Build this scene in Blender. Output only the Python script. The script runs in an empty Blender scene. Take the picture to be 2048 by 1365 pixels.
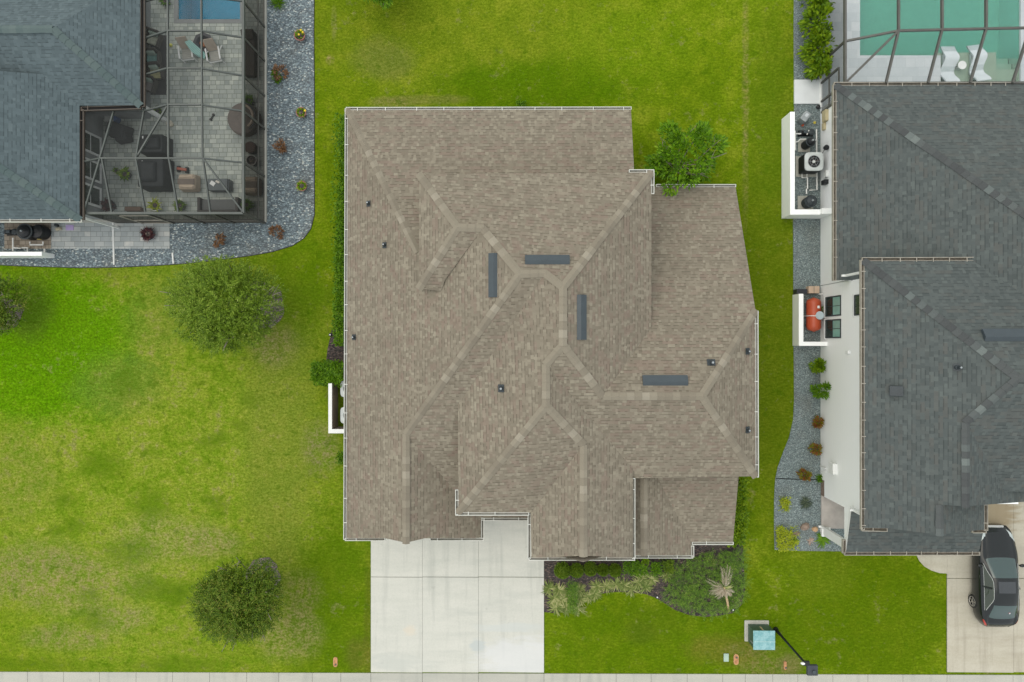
import bpy, math, random
from mathutils import Vector, Matrix
random.seed(7)
R = math.radians
C = bpy.context.scene.collection
sc = bpy.context.scene

# ---------------------------------------------------------------- camera, sky, sun, exposure
H, F = 34.0, 1365.33
TILT = math.atan(21 / F)
cam_d = bpy.data.cameras.new('camera'); cam = bpy.data.objects.new('camera', cam_d); C.objects.link(cam)
cam.location = (0, 0, H); cam.rotation_euler = (0, TILT, 0)
cam_d.sensor_width = 36; cam_d.lens = 24; cam_d.clip_end = 500; cam_d.clip_start = 0.5
sc.camera = cam
SUN_EL, SUN_AZ = R(66), R(-60)          # azimuth measured clockwise from +Y
w = bpy.data.worlds.new("World"); sc.world = w; w.use_nodes = True
wt = w.node_tree; bg = wt.nodes['Background']
sky = wt.nodes.new('ShaderNodeTexSky'); sky.sky_type = 'NISHITA'; sky.sun_disc = False
sky.sun_elevation = SUN_EL; sky.sun_rotation = SUN_AZ; sky.air_density = 1.0; sky.dust_density = 5.0; sky.ozone_density = 0.6
mx = wt.nodes.new('ShaderNodeMix'); mx.data_type = 'RGBA'; mx.inputs[0].default_value = 0.72     # overcast: an even cloud layer over the sky
wt.links.new(sky.outputs[0], mx.inputs[6]); mx.inputs[7].default_value = (6.15, 6.2, 6.05, 1)
wt.links.new(mx.outputs[2], bg.inputs[0]); bg.inputs[1].default_value = 0.15
sl = bpy.data.lights.new('sun', 'SUN'); so = bpy.data.objects.new('sun', sl); C.objects.link(so)
sl.energy = 0.55; sl.angle = R(60); sl.color = (1.0, 0.975, 0.84)
so.rotation_euler = Vector((math.sin(SUN_AZ) * math.cos(SUN_EL), math.cos(SUN_AZ) * math.cos(SUN_EL), math.sin(SUN_EL))).to_track_quat('Z', 'Y').to_euler()
so.location = (0, 0, 60)
sc.view_settings.view_transform = 'Standard'; sc.view_settings.look = 'None'
sc.view_settings.exposure = 0.45; sc.view_settings.gamma = 1
sc.cycles.max_bounces = 8; sc.cycles.transparent_max_bounces = 16

# pixel of the 2048 px photograph -> point at height z
_r = Vector((math.cos(TILT), 0, -math.sin(TILT))); _f = Vector((-math.sin(TILT), 0, -math.cos(TILT)))
def ray(px, py):
    return _r * ((px - 1024) / F) + Vector((0, 1, 0)) * ((682.5 - py) / F) + _f
def P(px, py, z=0.0):
    d = ray(px, py); t = (z - H) / d.z
    return (d.x * t, d.y * t, z)
def hit(px, py, pl):                      # plane z = a x + b y + c
    a, b, c = pl; d = ray(px, py); t = (c - H) / (d.z - a * d.x - b * d.y)
    return (d.x * t, d.y * t, H + d.z * t)

# ---------------------------------------------------------------- mesh helper
ROOT = {}
class MB:
    def __init__(s): s.v = []; s.f = []; s.mi = []; s.uv = {}
    def add(s, vs, fs, mi=0):
        o = len(s.v); s.v += [tuple(p) for p in vs]
        for q in fs: s.f.append([o + i for i in q]); s.mi.append(mi)
        return o
    def box(s, x0, y0, z0, x1, y1, z1, mi=0):
        s.add([(x0,y0,z0),(x1,y0,z0),(x1,y1,z0),(x0,y1,z0),(x0,y0,z1),(x1,y0,z1),(x1,y1,z1),(x0,y1,z1)],
              [(3,2,1,0),(4,5,6,7),(0,1,5,4),(1,2,6,5),(2,3,7,6),(3,0,4,7)], mi)
    def obox(s, c, size, rz=0, mi=0, taper=1.0, rx=0, ry=0):
        sx, sy, sz = [k / 2 for k in size]; m = Matrix.Rotation(rz, 3, 'Z') @ Matrix.Rotation(ry, 3, 'Y') @ Matrix.Rotation(rx, 3, 'X'); c = Vector(c)
        vs = []
        for z in (-sz, sz):
            t = taper if z > 0 else 1
            for x, y in ((-sx,-sy),(sx,-sy),(sx,sy),(-sx,sy)): vs.append(c + m @ Vector((x*t, y*t, z)))
        s.add(vs, [(3,2,1,0),(4,5,6,7),(0,1,5,4),(1,2,6,5),(2,3,7,6),(3,0,4,7)], mi)
    def prism(s, poly, z0, z1, mi=0, mi_side=None):
        n = len(poly); ar = sum(poly[i][0]*poly[(i+1)%n][1]-poly[(i+1)%n][0]*poly[i][1] for i in range(n))
        if ar < 0: poly = poly[::-1]
        o = s.add([(p[0],p[1],z0) for p in poly] + [(p[0],p[1],z1) for p in poly], [])
        s.f.append([o+n+i for i in range(n)]); s.mi.append(mi)
        s.f.append([o+i for i in range(n)][::-1]); s.mi.append(mi)
        for i in range(n):
            j = (i+1) % n; s.f.append([o+i,o+j,o+n+j,o+n+i]); s.mi.append(mi if mi_side is None else mi_side)
    def tube(s, pts, r, n=8, mi=0, caps=True):
        pts = [Vector(p) for p in pts]; k = len(pts)
        rs = r if isinstance(r, (list, tuple)) else [r]*k
        o = len(s.v); up = None
        for i, p in enumerate(pts):
            d = (pts[min(i+1,k-1)] - pts[max(i-1,0)]).normalized()
            if up is None: up = Vector((0,0,1)) if abs(d.z) < .9 else Vector((1,0,0))
            a = d.cross(up).normalized(); b = a.cross(d).normalized(); up = b
            for j in range(n):
                t = 2*math.pi*j/n; q = p + (a*math.cos(t) + b*math.sin(t))*rs[i]; s.v.append(tuple(q))
        for i in range(k-1):
            for j in range(n):
                s.f.append([o+i*n+j, o+i*n+(j+1)%n, o+(i+1)*n+(j+1)%n, o+(i+1)*n+j]); s.mi.append(mi)
        if caps:
            s.f.append([o+j for j in range(n)][::-1]); s.mi.append(mi)
            s.f.append([o+(k-1)*n+j for j in range(n)]); s.mi.append(mi)
    def lathe(s, c, prof, n=20, mi=0, sx=1, sy=1, rz=0, a0=0):
        o = len(s.v); k = len(prof); cr, sr = math.cos(rz), math.sin(rz)
        for r, z in prof:
            for j in range(n):
                t = 2*math.pi*j/n + a0; x, y = r*sx*math.cos(t), r*sy*math.sin(t)
                s.v.append((c[0]+x*cr-y*sr, c[1]+x*sr+y*cr, c[2]+z))
        for i in range(k-1):
            for j in range(n):
                s.f.append([o+i*n+j, o+i*n+(j+1)%n, o+(i+1)*n+(j+1)%n, o+(i+1)*n+j]); s.mi.append(mi)
        s.f.append([o+(k-1)*n+j for j in range(n)]); s.mi.append(mi)
        s.f.append([o+j for j in range(n)][::-1]); s.mi.append(mi)
    def bar(s, a, b, wd, ht, mi=0):           # rectangular bar between two points
        a, b = Vector(a), Vector(b); d = (b-a).normalized(); up = Vector((0,0,1)) if abs(d.z) < .95 else Vector((0,1,0))
        x = d.cross(up).normalized()*wd/2; y = x.cross(d).normalized()*ht/2
        vs = [a-x-y, a+x-y, a+x+y, a-x+y, b-x-y, b+x-y, b+x+y, b-x+y]
        s.add(vs, [(0,1,2,3),(7,6,5,4),(0,4,5,1),(1,5,6,2),(2,6,7,3),(3,7,4,0)], mi)
    def leaf(s, p, d, L, W, nrm=None, mi=0, curl=0.0):
        p, d = Vector(p), Vector(d).normalized(); u = nrm or Vector((random.uniform(-.7,.7), random.uniform(-.7,.7), 1))
        x = d.cross(u)
        if x.length < 1e-4: x = d.cross(Vector((1,0,0)))
        x = x.normalized()*W/2
        m = p + d*L*.5; e = p + d*L + Vector((0,0,-curl*L))
        s.add([p, m-x, e, m+x], [(0,1,2,3)], mi)
    def blade(s, p, d, L, W, droop=.5, mi=0, k=3):      # arching strap leaf of k segments
        p = Vector(p); d = Vector(d).normalized(); hz = Vector((d.x, d.y, 0)); hz = hz.normalized() if hz.length > .01 else Vector((1,0,0))
        x = hz.cross(Vector((0,0,1))).normalized()*W/2; o = len(s.v)
        for i in range(k+1):
            t = i/k; q = p + d*L*t + Vector((0,0,-droop*L*t*t)); ww = x*(1-t*t*.9)
            s.v.append(tuple(q-ww)); s.v.append(tuple(q+ww))
        for i in range(k): s.f.append([o+2*i, o+2*i+1, o+2*i+3, o+2*i+2]); s.mi.append(mi)
    def build(s, name, mats, parent=None, loc=None, smooth=False, bevel=0, solid=None):
        if not isinstance(mats, (list, tuple)): mats = [mats]
        off = Vector(ROOT[parent.name]) if parent is not None else Vector(loc or (0,0,0))
        me = bpy.data.meshes.new(name)
        me.from_pydata([tuple(Vector(p)-off) for p in s.v], [], s.f)
        for m in mats: me.materials.append(m)
        me.polygons.foreach_set('material_index', s.mi)
        if smooth: me.polygons.foreach_set('use_smooth', [True]*len(s.f))
        if s.uv:
            ul = me.uv_layers.new(name='UVMap')
            for p in me.polygons:
                if p.index in s.uv:
                    for li, uvv in zip(p.loop_indices, s.uv[p.index]): ul.data[li].uv = uvv
        me.update()
        ob = bpy.data.objects.new(name, me); C.objects.link(ob)
        if parent is not None: ob.parent = parent
        else: ob.location = off
        ROOT[ob.name] = tuple(off)
        if bevel:
            b = ob.modifiers.new('bevel', 'BEVEL'); b.width = bevel; b.segments = 2; b.limit_method = 'ANGLE'
        return ob
def thing(name, label, cat, loc, group=None):
    o = bpy.data.objects.new(name, None); C.objects.link(o); o.location = loc; o.empty_display_size = .3
    ROOT[o.name] = tuple(loc); return tag(o, label, cat, group)
def tag(o, label, cat, group=None):
    o['label'] = label; o['category'] = cat
    if group: o['group'] = group
    return o
def structure(o): o['kind'] = 'structure'; return o
def stuff(o, label=None, cat=None):
    o['kind'] = 'stuff'
    if label: o['label'] = label; o['category'] = cat
    return o
def copy_tree(o, loc=None, rz=None, label=None):
    c = o.copy(); C.objects.link(c)
    for ch in list(o.children):
        d = ch.copy(); C.objects.link(d); d.parent = c
        for g in list(ch.children):
            e = g.copy(); C.objects.link(e); e.parent = d
    if loc is not None: c.location = loc
    if rz is not None: c.rotation_euler = (0, 0, rz)
    if label: c['label'] = label
    return c

# ---------------------------------------------------------------- material helper
class NT:
    def __init__(s, name):
        s.mat = bpy.data.materials.new(name); s.mat.use_nodes = True; s.t = s.mat.node_tree
        s.b = s.t.nodes['Principled BSDF']; s.out = s.t.nodes['Material Output']
    def n(s, typ, ins=None, out=0, **pr):
        nd = s.t.nodes.new(typ)
        for k, v in pr.items(): setattr(nd, k, v)
        for k, v in (ins or {}).items(): s.set(nd.inputs[k], v)
        return nd.outputs[out] if out is not None else nd
    def set(s, sock, v):
        if isinstance(v, bpy.types.NodeSocket): s.t.links.new(v, sock)
        else:
            if isinstance(v, (tuple, list)) and sock.type == 'RGBA' and len(v) == 3: v = (*v, 1)
            sock.default_value = v
    def math(s, op, a, b=0.0, c=None):
        i = {0: a, 1: b}
        if c is not None: i[2] = c
        return s.n('ShaderNodeMath', i, operation=op)
    def vm(s, op, a, b=(0,0,0), out=0): return s.n('ShaderNodeVectorMath', {0: a, 1: b}, out, operation=op)
    def mix(s, f, a, b, mode='MIX'):
        return s.n('ShaderNodeMix', {0: f, 6: a, 7: b}, 2, data_type='RGBA', blend_type=mode)
    def ramp(s, f, stops, interp='LINEAR'):
        nd = s.n('ShaderNodeValToRGB', {0: f}, None); cr = nd.color_ramp; cr.interpolation = interp
        while len(cr.elements) < len(stops): cr.elements.new(.5)
        for e, (p, c) in zip(cr.elements, stops): e.position = p; e.color = (*c, 1) if len(c) == 3 else c
        return nd.outputs[0]
    def noise(s, vec, scale, detail=3, rough=.55, out=0, dist=0):
        return s.n('ShaderNodeTexNoise', {'Vector': vec, 'Scale': scale, 'Detail': detail, 'Roughness': rough, 'Distortion': dist}, out)
    def mr(s, v, a, b, c=0.0, d=1.0): return s.n('ShaderNodeMapRange', {0: v, 1: a, 2: b, 3: c, 4: d})
    def pos(s): return s.n('ShaderNodeNewGeometry', None, 0)
    def obj(s): return s.n('ShaderNodeTexCoord', None, 3)
    def island(s):
        nd = s.t.nodes.new('ShaderNodeNewGeometry'); return nd.outputs['Random Per Island']
    def bump(s, h, st=.3, d=.02): s.set(s.b.inputs['Normal'], s.n('ShaderNodeBump', {'Height': h, 'Strength': st, 'Distance': d}))
    def fin(s, col, rough=.8, metal=0, spec=.3):
        s.set(s.b.inputs['Base Color'], col); s.set(s.b.inputs['Roughness'], rough); s.b.inputs['Metallic'].default_value = metal
        s.b.inputs['Specular IOR Level'].default_value = spec; return s.mat
MC = {}
def plain(name, col, rough=.6, metal=0, spec=.4, var=.12, scale=3.0):
    if name in MC: return MC[name]
    t = NT(name); nz = t.noise(t.pos(), scale, 4); nf = t.noise(t.pos(), scale*14, 2)
    f = t.math('ADD', t.math('MULTIPLY', nz, .65), t.math('MULTIPLY', nf, .35))
    c = t.mix(t.mr(f, .35, .65), tuple(k*(1-var) for k in col), tuple(min(1, k*(1+var)) for k in col))
    MC[name] = t.fin(c, rough, metal, spec); return MC[name]

def shingle(name, stops, shade=.72, pink=None, exposure=.145, tab=.125):
    t = NT(name); uv = t.n('ShaderNodeUVMap'); sp = t.n('ShaderNodeSeparateXYZ', {0: uv}, None); u, v = sp.outputs[0], sp.outputs[1]
    wob = t.math('MULTIPLY', t.math('SUBTRACT', t.noise(t.pos(), .8, 2), .5), .05)
    vv = t.math('ADD', t.math('DIVIDE', v, exposure), wob); row = t.math('FLOOR', vv); fv = t.math('FRACT', vv)
    rr = t.n('ShaderNodeTexWhiteNoise', {'W': row}, 0, noise_dimensions='1D')
    uu = t.math('ADD', t.math('DIVIDE', u, tab), t.math('MULTIPLY', rr, 17.3))
    uu = t.math('ADD', uu, t.math('MULTIPLY', t.math('SINE', t.math('MULTIPLY', uu, 1.7)), .22))   # uneven tab widths
    cell = t.math('FLOOR', uu)
    cv = t.n('ShaderNodeCombineXYZ', {0: cell, 1: row})
    wn = t.n('ShaderNodeTexWhiteNoise', {0: cv}, None, noise_dimensions='2D'); r1 = wn.outputs[0]
    cv2 = t.n('ShaderNodeCombineXYZ', {0: t.math('FLOOR', t.math('MULTIPLY', uu, .5)), 1: row, 2: 3.7})
    r2 = t.n('ShaderNodeTexWhiteNoise', {0: cv2}, 0, noise_dimensions='3D')
    big = t.noise(t.pos(), .35, 4)
    f = t.math('ADD', t.math('ADD', t.math('MULTIPLY', r1, .60), .11), t.math('MULTIPLY', r2, .16)); f = t.math('ADD', f, t.math('MULTIPLY', t.math('SUBTRACT', big, .5), .3))
    col = t.ramp(f, stops)
    if pink:
        cv3 = t.n('ShaderNodeCombineXYZ', {0: t.math('FLOOR', t.math('MULTIPLY', uu, .36)), 1: t.math('FLOOR', t.math('MULTIPLY', vv, .5)), 2: 9.1})
        r3 = t.n('ShaderNodeTexWhiteNoise', {0: cv3}, 0, noise_dimensions='3D')
        mk = t.mr(t.math('ADD', r3, t.math('MULTIPLY', t.noise(t.pos(), .9, 3), .7)), .98, 1.32, 0, .65)
        col = t.mix(mk, col, pink)
    grain = t.noise(t.pos(), 60, 2)
    col = t.mix(t.mr(grain, .3, .7, 0, .12), col, tuple(k*.62 for k in stops[0][1]))
    stain = t.noise(t.pos(), .55, 5, .6)
    col = t.mix(t.mr(stain, .45, .75, 0, .28), col, tuple(k*.8 for k in stops[1][1]))
    lr = t.n('ShaderNodeTexWhiteNoise', {0: t.n('ShaderNodeCombineXYZ', {0: cell, 1: row, 2: 5.3})}, 0, noise_dimensions='3D')
    stv = t.n('ShaderNodeCombineXYZ', {0: t.math('MULTIPLY', u, 1.6), 1: t.math('MULTIPLY', v, .16)}); col = t.mix(t.mr(t.noise(stv, 1.0, 4, .6), .5, .72, 0, .15), col, tuple(k*.82 for k in stops[0][1]))
    line = t.math('MULTIPLY', t.math('LESS_THAN', fv, .26), t.mr(lr, .45, .62, 0, .85))
    col = t.mix(line, col, t.mix(1, col, (shade,)*3, 'MULTIPLY'))
    h = t.math('ADD', t.math('MULTIPLY', t.math('SUBTRACT', 1, fv), .5), t.math('MULTIPLY', r1, .5)); t.bump(h, .35, .01)
    return t.fin(col, .9, 0, .15)
def capmat(name, stops):
    t = NT(name); col = t.ramp(t.island(), stops)
    col = t.mix(t.mr(t.noise(t.pos(), 50, 2), .3, .7, 0, .25), col, tuple(k*.6 for k in stops[0][1])); return t.fin(col, .9, 0, .15)
def leafmat(name, stops, trans=.25, rough=.55):
    t = NT(name); r = t.island(); nz = t.noise(t.pos(), 1.6, 3)
    f = t.math('ADD', t.math('MULTIPLY', r, .7), t.mr(nz, .3, .7, 0, .3)); col = t.ramp(f, stops)
    t.fin(col, rough, 0, .25)
    tr = t.n('ShaderNodeBsdfTranslucent', {0: t.mix(1, col, (1.1, 1.15, .7), 'MULTIPLY')})
    ms = t.n('ShaderNodeMixShader', {0: trans, 1: t.b.outputs[0], 2: tr}); t.t.links.new(ms, t.out.inputs[0]); return t.mat
def screenmat(name, col, op):
    t = NT(name); tr = t.n('ShaderNodeBsdfTransparent'); t.fin(col, .7, 0, .2)
    ms = t.n('ShaderNodeMixShader', {0: op, 1: tr, 2: t.b.outputs[0]}); t.t.links.new(ms, t.out.inputs[0]); return t.mat

M = {}
M['brown'] = shingle('brown_shingles', [(0, (0.163,0.142,0.108)), (.35, (0.197,0.175,0.134)), (.6, (0.228,0.204,0.156)), (.85, (0.279,0.254,0.195)), (1, (0.326,0.301,0.235))], .62, (0.210,0.161,0.129))
M['browncap'] = capmat('brown_cap', [(0, (0.204,0.181,0.140)), (.6, (0.250,0.226,0.174)), (1, (0.322,0.295,0.235))])
M['grey'] = shingle('charcoal_shingles', [(0, (0.064,0.076,0.074)), (.4, (0.083,0.098,0.096)), (.7, (0.097,0.113,0.109)), (.9, (0.116,0.137,0.130)), (1, (0.153,0.185,0.173))], .68, (0.102,0.105,0.097), .155, .15)
M['greycap'] = capmat('charcoal_cap', [(0, (0.069,0.075,0.076)), (.6, (0.090,0.100,0.099)), (.85, (0.133,0.157,0.151)), (1, (0.172,0.199,0.189))])
M['blue'] = shingle('slate_shingles', [(0, (0.070,0.095,0.102)), (.4, (0.092,0.122,0.131)), (.75, (0.108,0.143,0.153)), (1, (0.139,0.178,0.185))], .66, None, .15, .15)
M['bluecap'] = capmat('slate_cap', [(0, (0.085,0.121,0.122)), (1, (0.120,0.157,0.152))])
M['white'] = plain('white_paint', (.74,.76,.74), .5, var=.05)
M['gutter'] = plain('white_gutter', (.60,.61,.56), .45, var=.06)
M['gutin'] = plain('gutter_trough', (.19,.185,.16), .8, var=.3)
M['tangut'] = plain('tan_gutter', (.33,.31,.26), .55, var=.2)
M['tangutin'] = plain('leaf_litter_trough', (.105,.092,.072), .9, var=.5, scale=9)
M['stucco'] = plain('beige_stucco', (.46,.41,.34), .9, var=.06, scale=6)
M['beigeinner'] = plain('tan_stucco', (.36,.30,.25), .9, var=.1, scale=6)
t = NT('white_siding'); sz = t.n('ShaderNodeSeparateXYZ', {0: t.pos()}, 2)
fr = t.math('FRACT', t.math('DIVIDE', sz, .18)); c = t.mix(t.math('LESS_THAN', fr, .1), (.93,.95,.94), (.88,.91,.90))
c = t.mix(t.mr(t.noise(t.pos(), 1.2, 4), .4, .75, 0, .15), c, (.84,.88,.88)); t.bump(fr, .4, .02); M['siding'] = t.fin(c, .6)
M['black'] = plain('black_plastic', (.012,.014,.016), .45, var=.2)
M['dark'] = plain('dark_metal', (.035,.045,.05), .5, var=.15)
M['bronze'] = plain('bronze_frame', (.085,.085,.075), .5, var=.15)
M['greyframe'] = plain('grey_frame', (.075,.087,.08), .5, var=.1)
M['ventblue'] = plain('slate_metal', (.050,.066,.075), .5, var=.08)
M['pipe'] = plain('white_pvc', (.72,.73,.70), .4, var=.05)
M['tanbox'] = plain('tan_box', (.46,.40,.24), .6)
M['grey_metal'] = plain('grey_metal', (.30,.33,.34), .45, metal=.2)
M['soil'] = plain('joint_soil', (.10,.10,.085), .95)
M['winglass'] = plain('window_glass', (.03,.045,.04), .08, spec=.9)
M['teal_blind'] = plain('window_blind', (.22,.42,.36), .3)

# ---------------------------------------------------------------- ground materials
def ellmask(t, pos, px, py, rx, ry, nz, soft=.35, warp=.8):
    c = P(px, py); s = H / F
    d = t.vm('DIVIDE', t.vm('SUBTRACT', pos, (c[0], c[1], 0)), (rx*s, ry*s, 1e3))
    L = t.n('ShaderNodeVectorMath', {0: d}, 1, operation='LENGTH')
    return t.mr(t.math('ADD', L, t.math('MULTIPLY', t.math('SUBTRACT', nz, .5), warp)), 1-soft, 1+soft, 1, 0)
t = NT('lawn'); p = t.pos()
n1 = t.noise(p, .28, 5, .6); n2 = t.noise(p, 1.1, 4, .6); n3 = t.noise(p, 2.6, 4, .68); n4 = t.noise(p, 9, 3, .75)
nn = t.noise(p, .5, 5, .65)
tw = t.n('ShaderNodeMapping', {0: p, 2: (0,0,.6), 3: (3.2, 8.5, 4)}); n5 = t.noise(tw, 1.3, 3, .7)
tw2 = t.n('ShaderNodeMapping', {0: p, 2: (0,0,-.9), 3: (3.0, 8.0, 4)}); n6 = t.noise(tw2, 1.3, 3, .7)
fb = t.math('MULTIPLY', t.math('ADD', n5, n6), .5)
G1, G2, G3 = (.082,.155,.004), (.125,.198,.008), (.185,.225,.028)
base = t.ramp(t.math('ADD', t.math('MULTIPLY', n1, .5), t.math('MULTIPLY', n2, .5)), [(.3, (.082,.145,.003)), (.5, (.132,.203,.006)), (.68, (.195,.255,.016))])
leftdry = t.ramp(t.math('ADD', t.math('MULTIPLY', nn, .45), t.math('MULTIPLY', n3, .55)), [(.32, (.078,.155,.006)), (.44, (.14,.225,.012)), (.54, (.205,.265,.026)), (.62, (.235,.255,.05)), (.74, (.33,.295,.115))])
lushr = t.ramp(t.math('ADD', t.math('MULTIPLY', n4, .6), t.math('MULTIPLY', n3, .4)), [(.35, (.048,.135,.001)), (.5, (.085,.215,.002)), (.65, (.115,.27,.003))])
mot = t.math('ADD', t.math('MULTIPLY', n3, .6), t.math('MULTIPLY', n4, .4))
msk = t.math('ADD', t.math('MULTIPLY', nn, .55), t.math('ADD', t.math('MULTIPLY', n3, .25), t.math('MULTIPLY', fb, .2)))
col = base
for (px, py, rx, ry, cc, a) in [
    (300, 980, 400, 460, leftdry, .95), (330, 640, 330, 130, leftdry, .7),
    (900, 70, 330, 110, (.165,.21,.014), .55), (560, 900, 70, 260, (.17,.205,.03), .6),
    (85, 690, 190, 155, lushr, .96), (150, 640, 110, 80, (.10,.225,.004), .4),
    (1085, 170, 215, 52, (.072,.150,.002), .85), (1250, 90, 130, 70, (.13,.215,.006), .5),
    (1540, 640, 60, 430, (.098,.142,.007), .75), (1700, 1240, 240, 130, (.078,.135,.003), .85), (1540, 200, 50, 190, (.09,.152,.006), .6),
    (1300, 1290, 260, 100, (.082,.148,.003), .75), (665, 1210, 80, 170, (.078,.145,.003), .8), (600, 560, 60, 90, (.085,.165,.003), .6),
    (1491, 190, 7, 210, (.25,.20,.075), .55), (1310, 1240, 60, 40, (.07,.115,.006), .35), (1280, 1265, 30, 22, (.07,.10,.01), .35),
    (770, 120, 60, 40, (.14,.155,.04), .5), (240, 770, 90, 60, (.14,.17,.045), .3), (310, 640, 60, 80, (.135,.165,.04), .25),
    (790, 205, 45, 12, (.24,.20,.08), .6), (840, 200, 90, 10, (.2,.19,.05), .5), (660, 120, 8, 9, (.28,.21,.10), .7), (668, 45, 6, 30, (.22,.2,.08), .5),
    (545, 690, 45, 40, (.26,.22,.10), .7), (575, 1265, 65, 55, (.27,.225,.10), .65), (600, 1190, 45, 45, (.25,.21,.085), .55), (640, 900, 35, 55, (.22,.18,.10), .6),
    (110, 1160, 170, 60, (.24,.205,.09), .75), (140, 1275, 90, 25, (.24,.20,.09), .65), (330, 1080, 110, 50, (.26,.24,.09), .65), (60, 1120, 90, 50, (.22,.195,.08), .35), (20, 950, 90, 90, (.22,.21,.06), .5), (240, 1235, 60, 30, (.25,.21,.10), .6), (420, 1085, 60, 30, (.25,.21,.10), .5),
    (1530, 1330, 50, 22, (.22,.165,.075), .6), (1450, 1300, 70, 30, (.14,.13,.02), .6), (1500, 1300, 60, 14, (.21,.17,.07), .5), (1580, 1330, 25, 20, (.19,.15,.07), .5), (1640, 1130, 70, 60, (.13,.18,.012), .4),
    (60, 610, 40, 60, (.12,.14,.03), .3), (740, 1240, 12, 120, (.10,.11,.015), .5), (720, 1310, 30, 30, (.11,.11,.02), .6)]:
    m = ellmask(t, p, px, py, rx, ry, msk, .32, 2.6)
    if isinstance(cc, tuple) and cc[0] > .2: m = t.math('MULTIPLY', m, t.mr(mot, .44, .58, .15, 1))
    col = t.mix(t.math('MULTIPLY', m, a), col, cc)
# scattered bare tufts and darker clumps
col = t.mix(t.mr(t.math('ADD', t.math('MULTIPLY', n3, .6), t.math('MULTIPLY', nn, .4)), .57, .67, 0, .5), col, (.25,.215,.10))
col = t.mix(t.mr(t.noise(p, 1.7, 3), .60, .68, 0, .5), col, (.055,.118,.003))
col = t.mix(t.mr(fb, .36, .54, .5, 0), col, t.mix(1, col, (.55,.60,.42), 'MULTIPLY'))
col = t.mix(t.mr(fb, .5, .62, 0, .45), col, t.mix(1, col, (1.5,1.38,1.9), 'MULTIPLY'))
col = t.mix(t.mr(n4, .34, .58, .62, 0), col, (.055,.095,.003))
n8 = t.noise(p, 12, 2, .8)
col = t.mix(t.mr(n8, .40, .62, 0, .5), col, t.mix(1, col, (1.4,1.3,2.2), 'MULTIPLY'))
col = t.mix(t.mr(n2, .45, .62, 0, .35), col, t.mix(1, col, (1.35,1.12,1.5), 'MULTIPLY'))
for (px, py, rx, ry) in [(252,772,26,34),(418,882,30,14),(150,1052,24,16),(442,872,16,14),(128,1000,22,14),(250,1105,50,26),(440,1010,20,16),(330,1180,70,24),(190,1240,30,22),(110,1060,14,12),(360,1195,30,20),(500,800,22,14),(480,850,18,12),(300,905,20,12),(60,1330,120,14),(420,1000,14,12),(180,1190,24,14),(350,1330,90,16),(300,1010,40,30),(200,930,44,24)]:
    col = t.mix(t.math('MULTIPLY', t.math('MULTIPLY', ellmask(t, p, px, py, rx, ry, msk, .5, 3.0), t.mr(mot, .42, .56, .2, 1)), .62), col, (.060,.125,.004))
col = t.mix(1, col, (.93,.965,.8), 'MULTIPLY')
t.bump(t.math('ADD', fb, t.math('MULTIPLY', n4, .4)), .6, .04); M['lawn'] = t.fin(col, .95, 0, .0)

def gravelmat(name, stops, scale):
    t = NT(name); p = t.pos(); mp = t.n('ShaderNodeMapping', {0: p, 3: (1, 1.7, 1)})
    wv = t.vm('ADD', mp, t.vm('MULTIPLY', t.noise(p, 6, 2, out=1), (.12,.12,0)))
    vo = t.n('ShaderNodeTexVoronoi', {'Vector': wv, 'Scale': scale}, None); wn = t.n('ShaderNodeSeparateColor', {0: vo.outputs['Color']}, 0)
    col = t.ramp(wn, stops, 'CONSTANT'); col = t.mix(t.mr(vo.outputs['Distance'], .3, .7, 0, .6), col, (.03,.036,.04))
    col = t.mix(t.mr(t.noise(p, .8, 4), .5, .75, 0, .4), col, (.13,.12,.10)); t.bump(vo.outputs['Distance'], .8, .03); return t.fin(col, .85)
M['gravelL'] = gravelmat('slate_chips', [(0, (0.132,0.170,0.185)), (.25, (0.193,0.249,0.273)), (.5, (0.244,0.312,0.335)), (.7, (0.166,0.204,0.228)), (.82, (0.351,0.427,0.437)), (.94, (0.587,0.632,0.596))], 11)
M['gravelR'] = gravelmat('blue_grey_gravel', [(0, (0.168,0.214,0.214)), (.25, (0.230,0.292,0.292)), (.5, (0.285,0.357,0.357)), (.75, (0.203,0.257,0.264)), (.9, (0.408,0.478,0.471))], 20)
M['mulch'] = gravelmat('dark_mulch', [(0, (0.036,0.027,0.024)), (.3, (0.072,0.053,0.045)), (.6, (0.111,0.081,0.069)), (.85, (0.156,0.106,0.088)), (.95, (0.247,0.188,0.150))], 13)
M['ringmulch'] = gravelmat('faded_mulch', [(0, (0.114,0.096,0.080)), (.3, (0.190,0.159,0.130)), (.6, (0.252,0.220,0.173)), (.85, (0.341,0.289,0.205))], 16)
def concretemat(name, a, b, stain, white=None):
    t = NT(name); p = t.pos(); st = t.n('ShaderNodeMapping', {0: p, 3: (.5, 2.2, 1)})
    n = t.math('ADD', t.math('MULTIPLY', t.noise(st, .8, 6, .6), .6), t.math('MULTIPLY', t.noise(p, 14, 3), .4))
    col = t.mix(t.mr(n, .35, .62), a, b); col = t.mix(t.mr(t.noise(st, .55, 6, .65), .52, .72, 0, .6), col, stain)
    col = t.mix(t.mr(t.noise(p, 70, 2), .35, .7, 0, .16), col, tuple(k*.7 for k in a))
    tw_ = t.n('ShaderNodeMapping', {0: p, 3: (3.2, .28, 1)}); col = t.mix(t.mr(t.noise(tw_, .8, 4, .6), .53, .70, 0, .38), col, tuple(k*.8 for k in stain))
    col = t.mix(t.mr(t.noise(p, 1.9, 2), .70, .76, 0, .25), col, tuple(k*.6 for k in stain))
    if white:
        nz = t.noise(st, 1.6, 6, .65)
        for w_ in white:
            m = ellmask(t, p, *w_[:4], nz, .3, 2.2); col = t.mix(t.math('MULTIPLY', m, w_[5]), col, w_[4])
    return t.fin(col, .85, 0, .2)
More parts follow.
